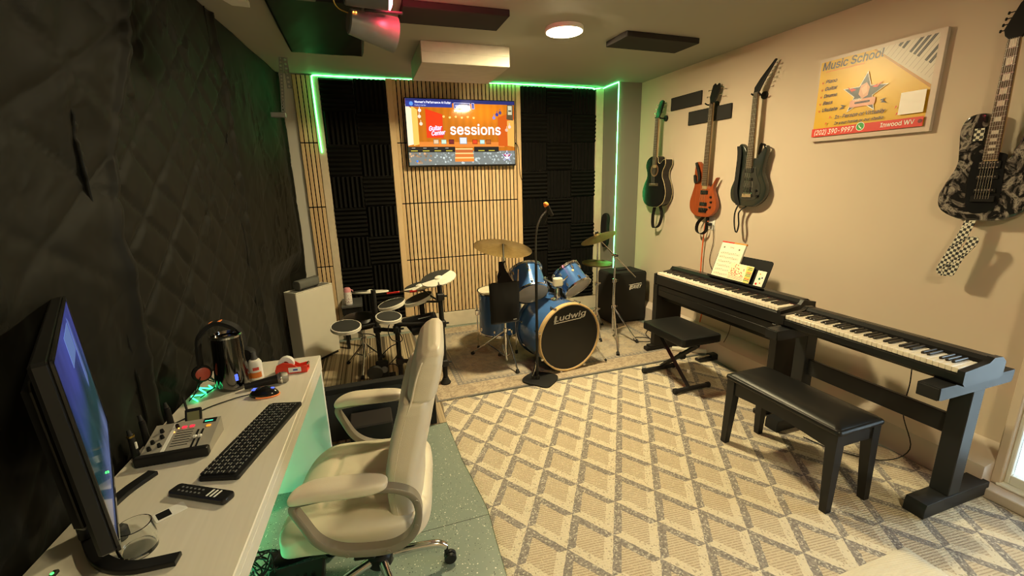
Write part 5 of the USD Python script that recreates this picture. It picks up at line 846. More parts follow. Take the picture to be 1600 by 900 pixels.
    k = Thing('kick_pad', 'black electronic kick drum pad with pedal on the striped carpet', 'kick pad', (.03, 3.52, .0045)); k.part('tower', cat(rb(-.02, 3.50, .012, .08, 3.54, .19, .012), rb(-.045, 3.40, .0045, .105, 3.62, .014, .004)), MATB); k.part('pad', cyl((-.03, 3.47, .105), (-.03, 3.50, .110), .062, n=28, b=.006), PB); k.part('hub', cyl((.045, 3.475, .12), (.045, 3.50, .12), .026, n=22, b=.004), mat('grey_hub', (.10, .10, .10), .4)); k.part('foot_board', xf(rb(-.035, -.2, 0, .035, 0, .01, .003), frame((.10, 3.60, .03), (1, 0, 0), (0, 1, -.1))), CHROME); k.part('cable', tube([(.06, 3.5, .15), (.13, 3.47, .16), (.17, 3.45, .10), (.15, 3.42, .03), (.22, 3.40, .012), (.28, 3.45, .012)], .004, 6), BLK)
    for k, (a, b, lab) in enumerate((((.13, 3.72, .70), (.33, 3.60, .735), 'pair end of red gripped drum stick lying across electronic pads'), ((.31, 3.60, .725), (.42, 3.53, .742), 'short red tipped drum stick on the tilted pad'))):
        a, b = np.array(a), np.array(b); s = Thing('drum_stick', ('drum stick with a long red grip lying across the electronic pads', 'short red tipped drum stick lying on the tilted electronic pad')[k], 'drum stick', a)
        d = b - a; s.part('shaft', cyl(a, b, .0065, .005, 12), mat('dark_stick', (.12, .08, .05), .5)); s.part('grip', cyl(a - d * .002, a + d * .5, .0085, n=12, b=.002), mat('red_grip', (.70, .03, .025), .5))
ekit()
t = Thing('drum_throne', 'black round drum stool with chrome tripod beside the white cabinet', 'drum throne', (-.10, 3.93, .0045)); t.part('seat', lathe([(0, 0), (.15, 0), (.165, .02), (.168, .06), (.15, .085), (.10, .093), (0, .095)], (-.10, 3.93, .385), n=40), LEATH); t.part('column', cat(cyl((-.10, 3.93, .10), (-.10, 3.93, .385), .013, n=14), cyl((-.10, 3.93, .09), (-.10, 3.93, .25), .019, n=14), cyl((-.10, 3.93, .24), (-.10, 3.93, .275), .026, n=14, b=.004)), CHROME)
RZ = .0045; tripod(t, (-.10, 3.93), .22, .09, [(-.255, 4.02), (-.135, 3.62), (.05, 4.05)], .013)
# table, bottle, cabinet
t = Thing('side_table', 'small black side table with grey top against the back wall', 'table', (-.19, 4.56, .0045)); t.part('top', rb(-.285, 4.40, .425, -.09, 4.715, .45, .004), mat('grey_table_top', (.09, .092, .092), .35))
for x in (-.275, -.13):
    for y in (4.41, 4.68): t.part('leg', rb(x, y, .0045, x + .03, y + .03, .425, .003), BLK)
t.part('apron', rb(-.28, 4.412, .36, -.095, 4.43, .425, .003), BLK)
t = Thing('water_bottle', 'white patterned water bottle with pink lid on the small black table', 'bottle', (-.215, 4.45, .45)); g = G(); p = g.obj(); v = g('voronoi_texture', 'distance', vector=p, scale=55.0); t.part('body', lathe([(0, 0), (.034, 0), (.037, .004), (.037, .115), (.032, .13), (0, .13)], (-.215, 4.45, .4505), n=28), g.done('patterned_bottle', g('principled_bsdf', 'BSDF', base_color=g.mix(g.m('less_than', v, .28), (.78, .72, .70), (.35, .22, .26)), roughness=.35))); t.part('lid', cat(lathe([(.030, .128), (.034, .132), (.034, .155), (.025, .172), (0, .174)], (-.215, 4.45, .4505), n=24), tube([(-.183, 4.45, .60), (-.165, 4.45, .59), (-.168, 4.45, .57)], .004, 6)), mat('pink_plastic', (.75, .30, .36), .4)); t.part('base_ring', lathe([(.0375, 0), (.0375, .012), (.036, .012), (.036, 0), (.0375, 0)], (-.215, 4.45, .4508), n=28), mat('grey_silicone', (.35, .33, .36), .6))
a = np.array((-.335, 4.375)); b = np.array((-.615, 4.062)); u = (b - a) / np.linalg.norm(b - a); nb = np.array([u[1], -u[0]]);  nb = nb if nb[0] < 0 else -nb; Wc = np.linalg.norm(b - a); Dp = .15
Fc = frame((*b, .0), (*(-u), 0), (*nb, 0)); g = G(); p = g.pos(); n = g.noise(g.scale(p, (2, 2, 30)), 3.0, 3.0)
t = Thing('white_cabinet', 'tall plain white cabinet set at an angle at the end of the curtain', 'cabinet', (*((a + b) / 2 + nb * Dp / 2), .0)); CWH = mat('white_laminate', (.70, .66, .58), .28, var=.03)
t.part('body', xf(rb(0, 0, .03, Wc, Dp, .690, .006), Fc), CWH); t.part('top_panel', xf(rb(.012, .012, .690, Wc - .012, Dp - .012, .694, .001), Fc), mat('grey_inner_top', (.20, .19, .17), .5)); t.part('plinth', xf(rb(.015, .015, .0, Wc - .015, Dp - .015, .03, .002), Fc), BLK)
t.part('rim', xf(cat(rb(0, 0, .690, Wc, .012, .70), rb(0, Dp - .012, .690, Wc, Dp, .70), rb(0, .012, .690, .012, Dp - .012, .70), rb(Wc - .012, .012, .690, Wc, Dp - .012, .70)), Fc), CWH)
t = Thing('grey_speaker', 'small grey rounded bar speaker lying on top of the white cabinet', 'speaker', tuple((Fc @ np.array([.19, .10, .6945, 1]))[:3])); Fs = Fc @ T((.08, .075, .742)) @ trimesh.transformations.rotation_matrix(.06, (0, 0, 1)); t.part('body', xf(slab(rrect(.09, .085, .032, 6), .235, .012), Fs @ frame((0, 0, 0), (0, 1, 0), (0, 0, 1))), mat('grey_speaker_cloth', (.13, .13, .12), .75, bump=.4)); t.part('foot', xf(cat(rb(.02, -.03, -.0475, .05, .03, -.036, .003), rb(.19, -.03, -.0475, .22, .03, -.036, .003)), Fs), RUB); t.part('side_clip', xf(rb(.236, -.03, -.03, .246, .03, .045, .004), Fs), mat('silver_clip', (.4, .4, .38), .4, .6))
# low dark panel between the desk and the kit
t = Thing('low_panel', 'low dark grey padded panel with black top rail between desk and electronic drums', 'panel', (-.05, 2.735, 0)); GP = mat('charcoal_felt', (.034, .034, .033), .9, bump=.3)
t.part('panel', rb(-.50, 2.72, .0045, .33, 2.755, .335, .004), GP); t.part('top_rail', rb(-.51, 2.708, .335, .34, 2.767, .372, .004), MATB); t.part('post', rb(.30, 2.70, .0045, .34, 2.772, .335, .004), MATB)
obj('dark_box', rb(-.20, 2.50, .001, .05, 2.69, .20, .008), mat('dark_brown_box', (.02, .016, .014), .8), 'dark brown box on the floor behind the office chair', 'box')
# ------------------------------------------------------------------ desk and what stands on it
DX, DYv = np.array([.0585, .9983, 0]), np.array([-.9983, .0585, 0]); DO = np.array([-.386, .465, 0]); FD = frame(DO, DX, DYv)
def D(a, b, z=.75): return tuple(DO + DX * a + DYv * b + np.array([0, 0, z]))
g = G(); p = g.pos(); n = g.noise(g.scale(p, (40, 2.5, 40)), 1.5, 5.0, .6, .5); DESKM = g.done('pale_desk_laminate', g('principled_bsdf', 'BSDF', base_color=g.mix(n, (.60, .56, .48), (.70, .66, .58)), roughness=.42)); DESKW = mat('white_desk_panel', (.72, .72, .70), .4, var=.03)
DLEN, DW = 1.855, .475
t = Thing('desk', 'long white computer desk along the black curtain, lit green underneath', 'desk', D(.9, .24, 0))
t.part('desktop', xf(rb(0, 0, .722, DLEN, DW, .75, .003), FD), DESKM); t.part('front_fascia', xf(rb(.0, .0005, .672, DLEN - .002, .020, .7235, .002), FD), DESKM); t.part('end_panel', xf(rb(DLEN - .025, .004, .001, DLEN - .002, DW, .722, .002), FD), DESKW); t.part('end_panel', xf(rb(.03, .024, .001, .053, DW, .722, .002), FD), DESKW); t.part('back_panel', xf(rb(.053, DW - .02, .30, DLEN - .025, DW - .005, .722, .002), FD), DESKW)
obj('light_strip', cat(tube([D(1.79, .40, .06), D(1.2, .41, .05), D(.5, .41, .05)], .007, 6)), glow('green_under_desk', (.08, 1.0, .35), UNDER), 'glowing green light strip on the floor under the desk', 'light strip')
obj('light_strip', cat(tube([D(1.47, DW - .06, .756), D(1.50, DW - .03, .768), D(1.53, DW - .07, .757), D(1.56, DW - .035, .775), D(1.58, DW - .075, .757), D(1.62, DW - .05, .757)], .0035, 6)), glow('green_desk_back', (.05, 1.0, .30), 3.5), 'short green light strip at the back of the desk behind the headphones', 'light strip')
def monitor():
    nb, fb, z0, z1 = np.array([-.532, .949]), np.array([-.815, 1.562]), .895, 1.312; d = (fb - nb) / np.linalg.norm(fb - nb); L = np.linalg.norm(fb - nb); F = frame((*nb, z0), (*d, 0), (-d[1] * math.sin(.04), d[0] * math.sin(.04), math.cos(.04))); H = z1 - z0
    t = Thing('computer_monitor', 'black computer monitor seen edge on at the near end of the desk', 'monitor', (-.70, 1.25, .75)); t.part('housing', cat(xf(rb(0, 0, -.030, L, H, 0, .006), F), xf(rb(.05, .04, -.055, L - .05, H - .05, -.028, .012), F)), BLK)
    t.part('bezel', xf(cat(rb(0, 0, -.002, L, .014, .004, .001), rb(0, H - .008, -.002, L, H, .004, .001), rb(0, 0, -.002, .008, H, .004, .001), rb(L - .008, 0, -.002, L, H, .004, .001)), F), BLKG)
    s = Flat(F @ T((.008, .014, .001))); w, h = L - .016, H - .022
    def pic(u, v):
        P3 = np.stack([u * 7, v * 2.2, u * 0], -1); n = meshkit.fbm(P3, 4, 3); a = np.array(S(70, 80, 165)); b = np.array(S(35, 75, 80)); c = np.array(S(105, 120, 165)); k = np.clip((v - .45) * 3 + n - .5, 0, 1)[:, None]; m = np.clip((.22 - v) * 6 + n - .3, 0, 1)[:, None]
        o = (b * (1 - k) + a * k) * (1 - m) + c * m; return o * (.35 + 1.1 * n[:, None])
    s.grid(0, 0, w, h, 60, 34, pic); s.rect(w * .45, h * .74, w * .72, h * .93, S(120, 150, 215)); s.poly([(w * .74, h * .45), (w * .82, h * .5), (w * .80, h * .9), (w * .76, h * .95)], S(110, 130, 190)); t.part('screen', s, colmat('monitor_picture', .55))
    t.part('power_light', xf(lathe([(.003, 0), (.003, .002), (0, .003)], (L * .35, .06, .002), (0, 0, 1), 8), F), glow('green_pilot', (.05, 1, .1), 4.0))
    q = np.array([-.738, 1.225]); t.part('stand_pillar', xf(slab(rrect(.07, .03, .012, 4), .33, .004), frame((*q, .765), (*d, 0), (-d[1], d[0], 0))), BLK); t.part('stand_neck', cat(cyl((*q, 1.06), (-.69, 1.25, 1.07), .022, n=14)), BLK)
    t.part('stand_foot', cat(*[xf(cat(ribbon([np.array(p_) + (0, 0, .0) for p_ in P_], .030, .014, (0, 0, 1))), np.eye(4)) for P_ in ()] or [box(0, 0, 0, 0.001, .001, .001)]) if False else cat(*[footarm(P_) for P_ in ([(-.738, 1.225), (-.665, 1.118), (-.59, 1.068), (-.49, 1.058)], [(-.738, 1.225), (-.742, 1.31), (-.725, 1.39), (-.687, 1.466)])]), BLK)
def footarm(P_):
    c = spline(P_, 8); n = len(c); tn = np.gradient(c, axis=0); tn /= np.linalg.norm(tn, axis=1, keepdims=True); nr = np.stack([-tn[:, 1], tn[:, 0]], 1); return slab(np.vstack([c + nr * .016, (c - nr * .016)[::-1]]), .014, .003, T((0, 0, .7505)))
monitor()
def kb():
    a = np.array([-.543, 1.372]); d = np.array([.128, .440]); d = d / np.linalg.norm(d); F = frame((*a, .7505), (*d, 0), (d[1], -d[0], 0)); F = frame((*a, .7505), (d[1], -d[0], 0), (*d, 0)); w, L = .118, .455     # x across (towards the chair), y along
    t = Thing('computer_keyboard', 'black computer keyboard on the desk beside the mixer', 'keyboard', tuple(np.array([*a, .7505]))); t.part('case', xf(slab(rrect(w, L, .008, 4, (w / 2, L / 2)), .014, .003), F), BLK); r = np.random.default_rng(3); K, LT = [], []
    for i in range(6):
        y = .012
        while y < L - .02:
            kw = .0155 if not (i == 5 and .10 < y < .11) else .09; K.append(rb(w - .014 - i * .0178 - .0155, y, .014, w - .014 - i * .0178, min(y + kw, L - .01), .0205, .002)); 
            if kw < .02: LT.append(box(w - .014 - i * .0178 - .010, y + .005, .0206, w - .014 - i * .0178 - .006, y + .005 + r.uniform(.002, .006), .0209))
            y += kw + .003
    t.part('keys', xf(cat(*K), F), mat('keycap_black', (.016, .016, .017), .45), kind='stuff'); t.part('key_legends', xf(cat(*LT[::2]), F), mat('legend_grey', (.30, .30, .29), .5), kind='stuff')
kb()
def mixer():
    F = frame((-.752, 1.535, .7505), (.183, -.005, 0), (.03, .13, 0)); w, dp = .195, .150; t = Thing('audio_mixer', 'small grey streaming audio mixer with lit red and green buttons on the desk', 'mixer', (-.65, 1.6, .7505)); GR = mat('mixer_grey', (.34, .32, .28), .4)
    v = np.array([(0, 0, 0), (w, 0, 0), (w, dp, 0), (0, dp, 0), (0, 0, .022), (w, 0, .022), (w, dp, .055), (0, dp, .055)]); t.part('body', xf(trimesh.convex.convex_hull(v), F), GR); t.part('front_rail', xf(slab(rrect(w + .01, .034, .008, 5, (w / 2, .017)), .022, .004), F @ frame((0, .004, 0), (1, 0, 0), (0, 0, 1))), BLK)
    Ft = F @ frame((0, .004, .0228), (1, 0, 0), (0, dp, .033)); P = lambda m: xf(m, Ft)
    for k in range(7): t.part('fader_slot', P(rb(.075, .03 + .012 * k, 0, .125, .032 + .012 * k, .0012, .0003)), BLK)
    for x in (.138, .152): t.part('fader_track', P(rb(x, .012, 0, x + .006, .095, .002, .0005)), BLKG); t.part('fader_cap', P(rb(x - .003, .05, .001, x + .009, .062, .009, .002)), WPL)
    for x, c in ((.085, 'red_button'), (.108, 'red_button')): t.part('button', P(rb(x, .112, 0, x + .015, .123, .004, .002)), glow(c, (1, .03, .05), 1.6))
    t.part('button', P(rb(.160, .102, 0, .175, .112, .004, .002)), glow('orange_button', (1, .35, .03), 1.2)); t.part('display', P(rb(.145, .125, 0, .185, .146, .002, .0005)), BLKG); t.part('display_light', P(rb(.15, .129, .002, .175, .135, .0026, .0003)), glow('green_display', (.05, .9, .45), 1.4)); t.part('separator', P(rb(.055, .01, 0, .066, .145, .0015, .0004)), WPL)
    for x, y in ((.02, .03), (.02, .06), (.04, .08), (.07, .125), (.03, .11), (.045, .04)): t.part('knob', P(cyl((x, y, 0), (x, y, .012), .0065, .005, 12)), BLK)
    for x, y in ((.075, .118), (.068, .10)): t.part('pilot_light', P(lathe([(.002, 0), (.002, .0015), (0, .002)], (x, y, 0), n=8)), glow('orange_led', (1.0, .25, .03), 8.0))
    C_ = lambda m: xf(m, F)
    for k, (lab, x, y, h) in enumerate((('black microphone plug with a gold ring standing at the near corner of the mixer', -.018, .035, .085), ('thick black cable plug standing behind the mixer', -.02, .115, .095), ('tall black cable plug at the far back of the mixer', .03, .178, .10))):
        c = Thing('cable_plug', lab, 'plug', tuple((F @ np.array([x, y, 0, 1]))[:3])); c.part('shell', C_(cyl((x, y, 0), (x - .004, y + .004, h), .011, .009, 16, .002)), BLK); c.part('boot', C_(cyl((x - .004, y + .004, h), (x - .010, y + .010, h + .02), .008, .005, 12)), RUB)
        if k == 0: c.part('gold_ring', C_(lathe([(.0105, 0), (.0105, .006), (.0, .006)], (x - .0045, y + .0045, h - .002), n=16)), mat('gold_ring', (.5, .35, .08), .3, 1.0)); c.part('white_switch', C_(rb(x + .007, y - .009, .045, x + .012, y - .002, .068, .001)), WPL)
    c = Thing('wireless_receiver', 'small black receiver with a yellowish display leaning at the back of the mixer', 'receiver', tuple((F @ np.array([.085, .175, 0, 1]))[:3])); R_ = F @ frame((.065, .178, .0), (1, .1, 0), (-.1, .5, .9)); c.part('case', xf(rb(0, 0, -.012, .052, .072, 0, .004), R_ @ T((0, .008, .0))), BLK); c.part('display', xf(rb(.008, .022, 0, .045, .068, .0012, .0005), R_), mat('lcd_yellow_green', (.22, .22, .10), .3)); c.part('aerial', xf(cyl((.006, .078, -.006), (-.004, .125, -.008), .004, n=8), R_), RUB)
mixer()
def smallthings():
    F = frame((-.607, 1.328, .7505), (.166, -.10, 0), (.02, .04, 0)); t = Thing('remote_control', 'black remote control with white button stripes on the desk', 'remote', tuple(F[:3, 3])); t.part('body', xf(slab(rrect(.195, .044, .012, 5, (.0975, .022)), .017, .005), F), BLKG)
    for k in range(3): t.part('button_stripe', xf(rb(.128 + .0125 * k, .008, .017, .1335 + .0125 * k, .036, .0185, .0005), F), WPL)
    t.part('buttons', xf(cat(*[cyl((.03 + .014 * i, .014 + .014 * j, .017), (.03 + .014 * i, .014 + .014 * j, .0185), .003, n=8) for i in range(6) for j in range(2)]), F), mat('grey_button', (.16, .16, .16), .5), kind='stuff')
    F = frame((-.592, 1.218, .7505), (.8, .5, 0), (-.5, .8, 0)); t = Thing('paper_card', 'white card with a black square lying beside the glass tumbler', 'card', tuple(F[:3, 3])); t.part('card', xf(slab(rrect(.070, .045, .006, 4, (.035, .022)), .001, .0003), F), WPL); t.part('black_square', xf(box(.006, .008, .001, .036, .040, .0014), F), BLK)
    c = np.array([-.592, 1.125]); GLS = mat('clear_glass', (.95, .97, .95), .02, var=.0, transmission_weight=1.0, ior=1.45)
    t = Thing('glass_tumbler', 'clear glass tumbler standing under the edge of the monitor', 'glass', (*c, .7505)); t.part('glass', lathe([(0, 0), (.033, 0), (.038, .006), (.040, .03), (.036, .075), (.0335, .0755), (.0365, .03), (.034, .014), (0, .012)], (*c, .7508), n=40), GLS)
    obj('round_knob', lathe([(0, 0), (.016, 0), (.018, .006), (.016, .028), (.008, .036), (0, .037)], (-.655, 1.19, .7505), n=24), RUB, 'small round black rubber knob behind the glass tumbler', 'knob')
    # mouse
    F = frame((-.465, 1.925, .7505), (1, -.28, 0), (.28, 1, 0)); t = Thing('computer_mouse', 'black gaming mouse with blue lights and an orange rim on the desk', 'mouse', tuple(F[:3, 3])); n = 18; U, V_ = np.meshgrid(np.linspace(0, 1, n), np.linspace(0, 1, n)); 
    m = trimesh.creation.icosphere(3); v = m.vertices.copy(); v[:, 2] = np.where(v[:, 2] < 0, 0, v[:, 2]); v = v * (.060, .033, .036); v[:, 2] *= 1 - .25 * (v[:, 0] / .06 - .2) ** 2; v[:, 2] += .004; m = trimesh.Trimesh(v, m.faces, process=False); t.part('shell', xf(m, F), BLKG, smooth=True); t.part('rim', xf(tube([(.06 * math.cos(a), .0335 * math.sin(a), .004) for a in np.linspace(-1.9, 1.9, 16)], .003, 6), F), mat('orange_plastic', (.80, .22, .05), .4, emit=(1, .25, .05), es=.25)); t.part('base', xf(slab(np.stack([.058 * np.cos(np.arange(24) * PI / 12), .031 * np.sin(np.arange(24) * PI / 12)], 1), .005, .001), F), BLK)
    BLUEL = glow('blue_led', (.10, .16, 1.0), 1.6); t.part('wheel_light', xf(rb(.028, -.004, .030, .044, .005, .034, .001), F), BLUEL); t.part('side_light', xf(rb(-.045, -.012, .028, -.025, .010, .031, .001), F), BLUEL)
    obj('mouse_cable', tube([(-.523, 1.94, .757), (-.58, 1.93, .754), (-.66, 1.88, .754), (-.73, 1.80, .754), (-.78, 1.75, .754)], .0022, 6), BLK, 'thin black mouse cable running across the desk to the curtain', 'cable')
    # microphone lying
    t = Thing('handheld_microphone', 'black handheld microphone with silver mesh head lying on the desk', 'microphone', (-.48, 2.02, .775)); dd = np.array([.165, .035, .004]); o = np.array([-.555, 2.005, .7685]); t.part('handle', lathe([(0, 0), (.013, .001), (.0135, .02), (.019, .12), (.021, .130), (0, .132)], o, dd, 24), BLK); t.part('mesh_head', lathe([(.021, 0), (.0245, .006), (.0255, .012), (.0245, .03), (.018, .042), (0, .046)], o + dd / np.linalg.norm(dd) * .128, dd, 28), mat('steel_mesh', (.33, .32, .30), .35, .8, bump=.8, bsc=900)); t.part('collar', lathe([(.0255, .0), (.0265, .002), (.0265, .006), (.0255, .008), (.0255, 0)], o + dd / np.linalg.norm(dd) * .138, dd, 28), CHROME)
    # medicine bottle
    c = (-.530, 2.125, .7505); t = Thing('white_bottle', 'small white bottle with orange label and black cap beside the metal bin', 'bottle', c); t.part('body', lathe([(0, 0), (.026, 0), (.028, .004), (.028, .078), (.022, .090), (.014, .094), (0, .094)], c, n=28), WPL); t.part('cap', lathe([(.014, .094), (.015, .096), (.011, .108), (.010, .130), (0, .131)], c, n=20), mat('dark_grey_cap', (.06, .06, .06), .5)); g_ = frame((c[0], c[1], c[2]), (1, 0, 0), (0, 1, 0)); lab = [(.0284 * math.sin(a), -.0284 * math.cos(a)) for a in np.linspace(-1.1, 1.3, 12)]
    def wrap(a0, a1, z0, z1, r):
        a = np.linspace(a0, a1, 14); v = np.vstack([np.stack([r * np.sin(a), -r * np.cos(a), np.full(14, z)], 1) for z in (z0, z1)]) + c; i = np.arange(13); return v, np.vstack([np.stack([i, i + 1, i + 15], 1), np.stack([i, i + 15, i + 14], 1)])
    t.part('label', wrap(-.9, 1.0, .012, .038, .0286), mat('orange_label', (.72, .20, .03), .5)); t.part('red_mark', wrap(-.2, .7, .048, .062, .0286), mat('red_label', (.6, .06, .04), .5))
    # tape dispenser
    t = Thing('tape_dispenser', 'red tape dispenser with a roll of white tape at the far corner of the desk', 'tape dispenser', (-.385, 2.15, .7505)); F = frame((-.385, 2.15, .7505), (1, -.12, 0), (.12, 1, 0)); RP = mat('red_plastic', (.72, .05, .025), .3)
    side = np.array([(-.065, 0), (.07, 0), (.072, .03), (.062, .036), (.03, .030), (.005, .048), (-.03, .056), (-.058, .045), (-.068, .02)])
    for y in (.018, -.024): t.part('side_wall', xf(slab(side, .006, .0015), F @ frame((0, y, 0), (1, 0, 0), (0, 0, 1))), RP)
    t.part('base', xf(rb(-.06, -.022, 0, .07, .018, .008, .002), F), RP); t.part('tape_roll', xf(lathe([(.014, -.012), (.034, -.012), (.034, .012), (.014, .012), (.014, -.012)], (-.022, -.003, .043), (0, 1, 0), 28), F), mat('white_tape', (.74, .73, .70), .35)); t.part('label', xf(rb(-.01, -.0315, .006, .045, -.030, .03, .0005), F), WPL); t.part('label_mark', xf(rb(.010, -.0322, .014, .030, -.0312, .022, .0003), F), mat('blue_mark', (.05, .10, .45), .5)); t.part('cutter', xf(rb(.066, -.018, .028, .074, .016, .038, .001), F), CHROME)
    # glossy bin with headphones
    c = np.array([-.612, 2.075, .7505]); t = Thing('metal_bin', 'tall glossy dark metal bin speaker on the desk with headphones over it', 'bin', tuple(c)); t.part('body', lathe([(0, 0), (.060, 0), (.066, .008), (.068, .02), (.060, .14), (.057, .235), (.054, .238), (.052, .230), (0, .228)], c, (.02, 0, 1), 48), mat('black_chrome', (.16, .155, .15), .10, 1.0)); t.part('rim', lathe([(.0555, .228), (.0605, .232), (.0605, .240), (.0555, .242), (.0555, .228)], c, (.02, 0, 1), 48), CHROME); t.part('blue_light', xf(rot(rb(-.006, -.003, 0, .006, .002, .030, .002), 0), frame(c + (.032, -.057, .045), (1, .5, 0), (-.5, 1, 0))), BLUEL)
    t = Thing('headphones', 'black over ear headphones with red ear cups hanging over the metal bin', 'headphones', tuple(c + (0, 0, .2))); A = [(-.098, -.03, .10), (-.097, -.025, .17), (-.085, -.02, .25), (-.04, -.01, .295), (.0, -.005, .298), (.045, .01, .265), (.052, .050, .21), (.044, .080, .13)]; A = [c + np.array(q) for q in A]
    t.part('headband', ribbon(A, .030, .010, (.25, 1, .1)), MATB); t.part('band_cushion', ribbon([q - np.array([0, 0, .009]) for q in A[2:6]], .026, .008, (.25, 1, .1)), RUB); t.part('orange_trim', ribbon([q + np.array([.0, -.002, .0065]) for q in A[3:5]], .020, .003, (.25, 1, .1)), mat('orange_plastic', (.80, .22, .05), .4))
    for k, (q, dd) in enumerate(((A[0] + (.0, .0, -.01), (.5, -.85, .1)), (A[-1] + (.01, .0, -.02), (.3, .95, 0)))):
        dd = np.array(dd) * (1 if k == 0 else 1); e = t.part('ear_cup', lathe([(0, -.02), (.030, -.02), (.036, -.01), (.036, .008), (.030, .014), (0, .014)], q, dd, 28), MATB); t.part('ear_cup_face', lathe([(0, .0145), (.024, .0145), (.027, .017), (.020, .020), (0, .020)], q, dd, 28), mat('red_cup', (.42, .06, .035), .4), parent=e, label='red disc on the ear cup')
    obj('cable_tangle', cat(*[tube([D(1.47 + .05 * k, DW - .03, .76), D(1.50 + .03 * k, DW - .06, .80 + .03 * k), D(1.58 + .01 * k, DW - .05, .84 - .02 * k), D(1.60, DW - .09, .765), D(1.54 - .02 * k, DW - .06, .757)], .0022, 6) for k in range(3)]), BLK, 'loops of thin black cable on the desk behind the headphones', 'cable')
    for k, (a, b) in enumerate(((1.05, .43), (1.18, .445), (1.32, .452), (.62, .40), (.50, .42), (.36, .44))):
        t = Thing('led_cable_light', ('tiny green light on the desk edge left of the mixer', 'tiny green light on the desk behind the black plug', 'tiny green light on the desk at the far back of the mixer', 'tiny green light behind the monitor pillar', 'tiny green light on the desk left of the monitor pillar', 'tiny green light at the nearest end of the desk')[k], 'pilot light', D(a, b)); t.part('case', xf(rb(-.014, -.006, .0005, .014, .006, .009, .002), frame(D(a, b), DX, DYv)), RUB); t.part('light', lathe([(.0035, .009), (.0035, .011), (0, .012)], D(a, b), n=10), glow('green_pilot', (.05, 1, .1), 4.0))
smallthings()
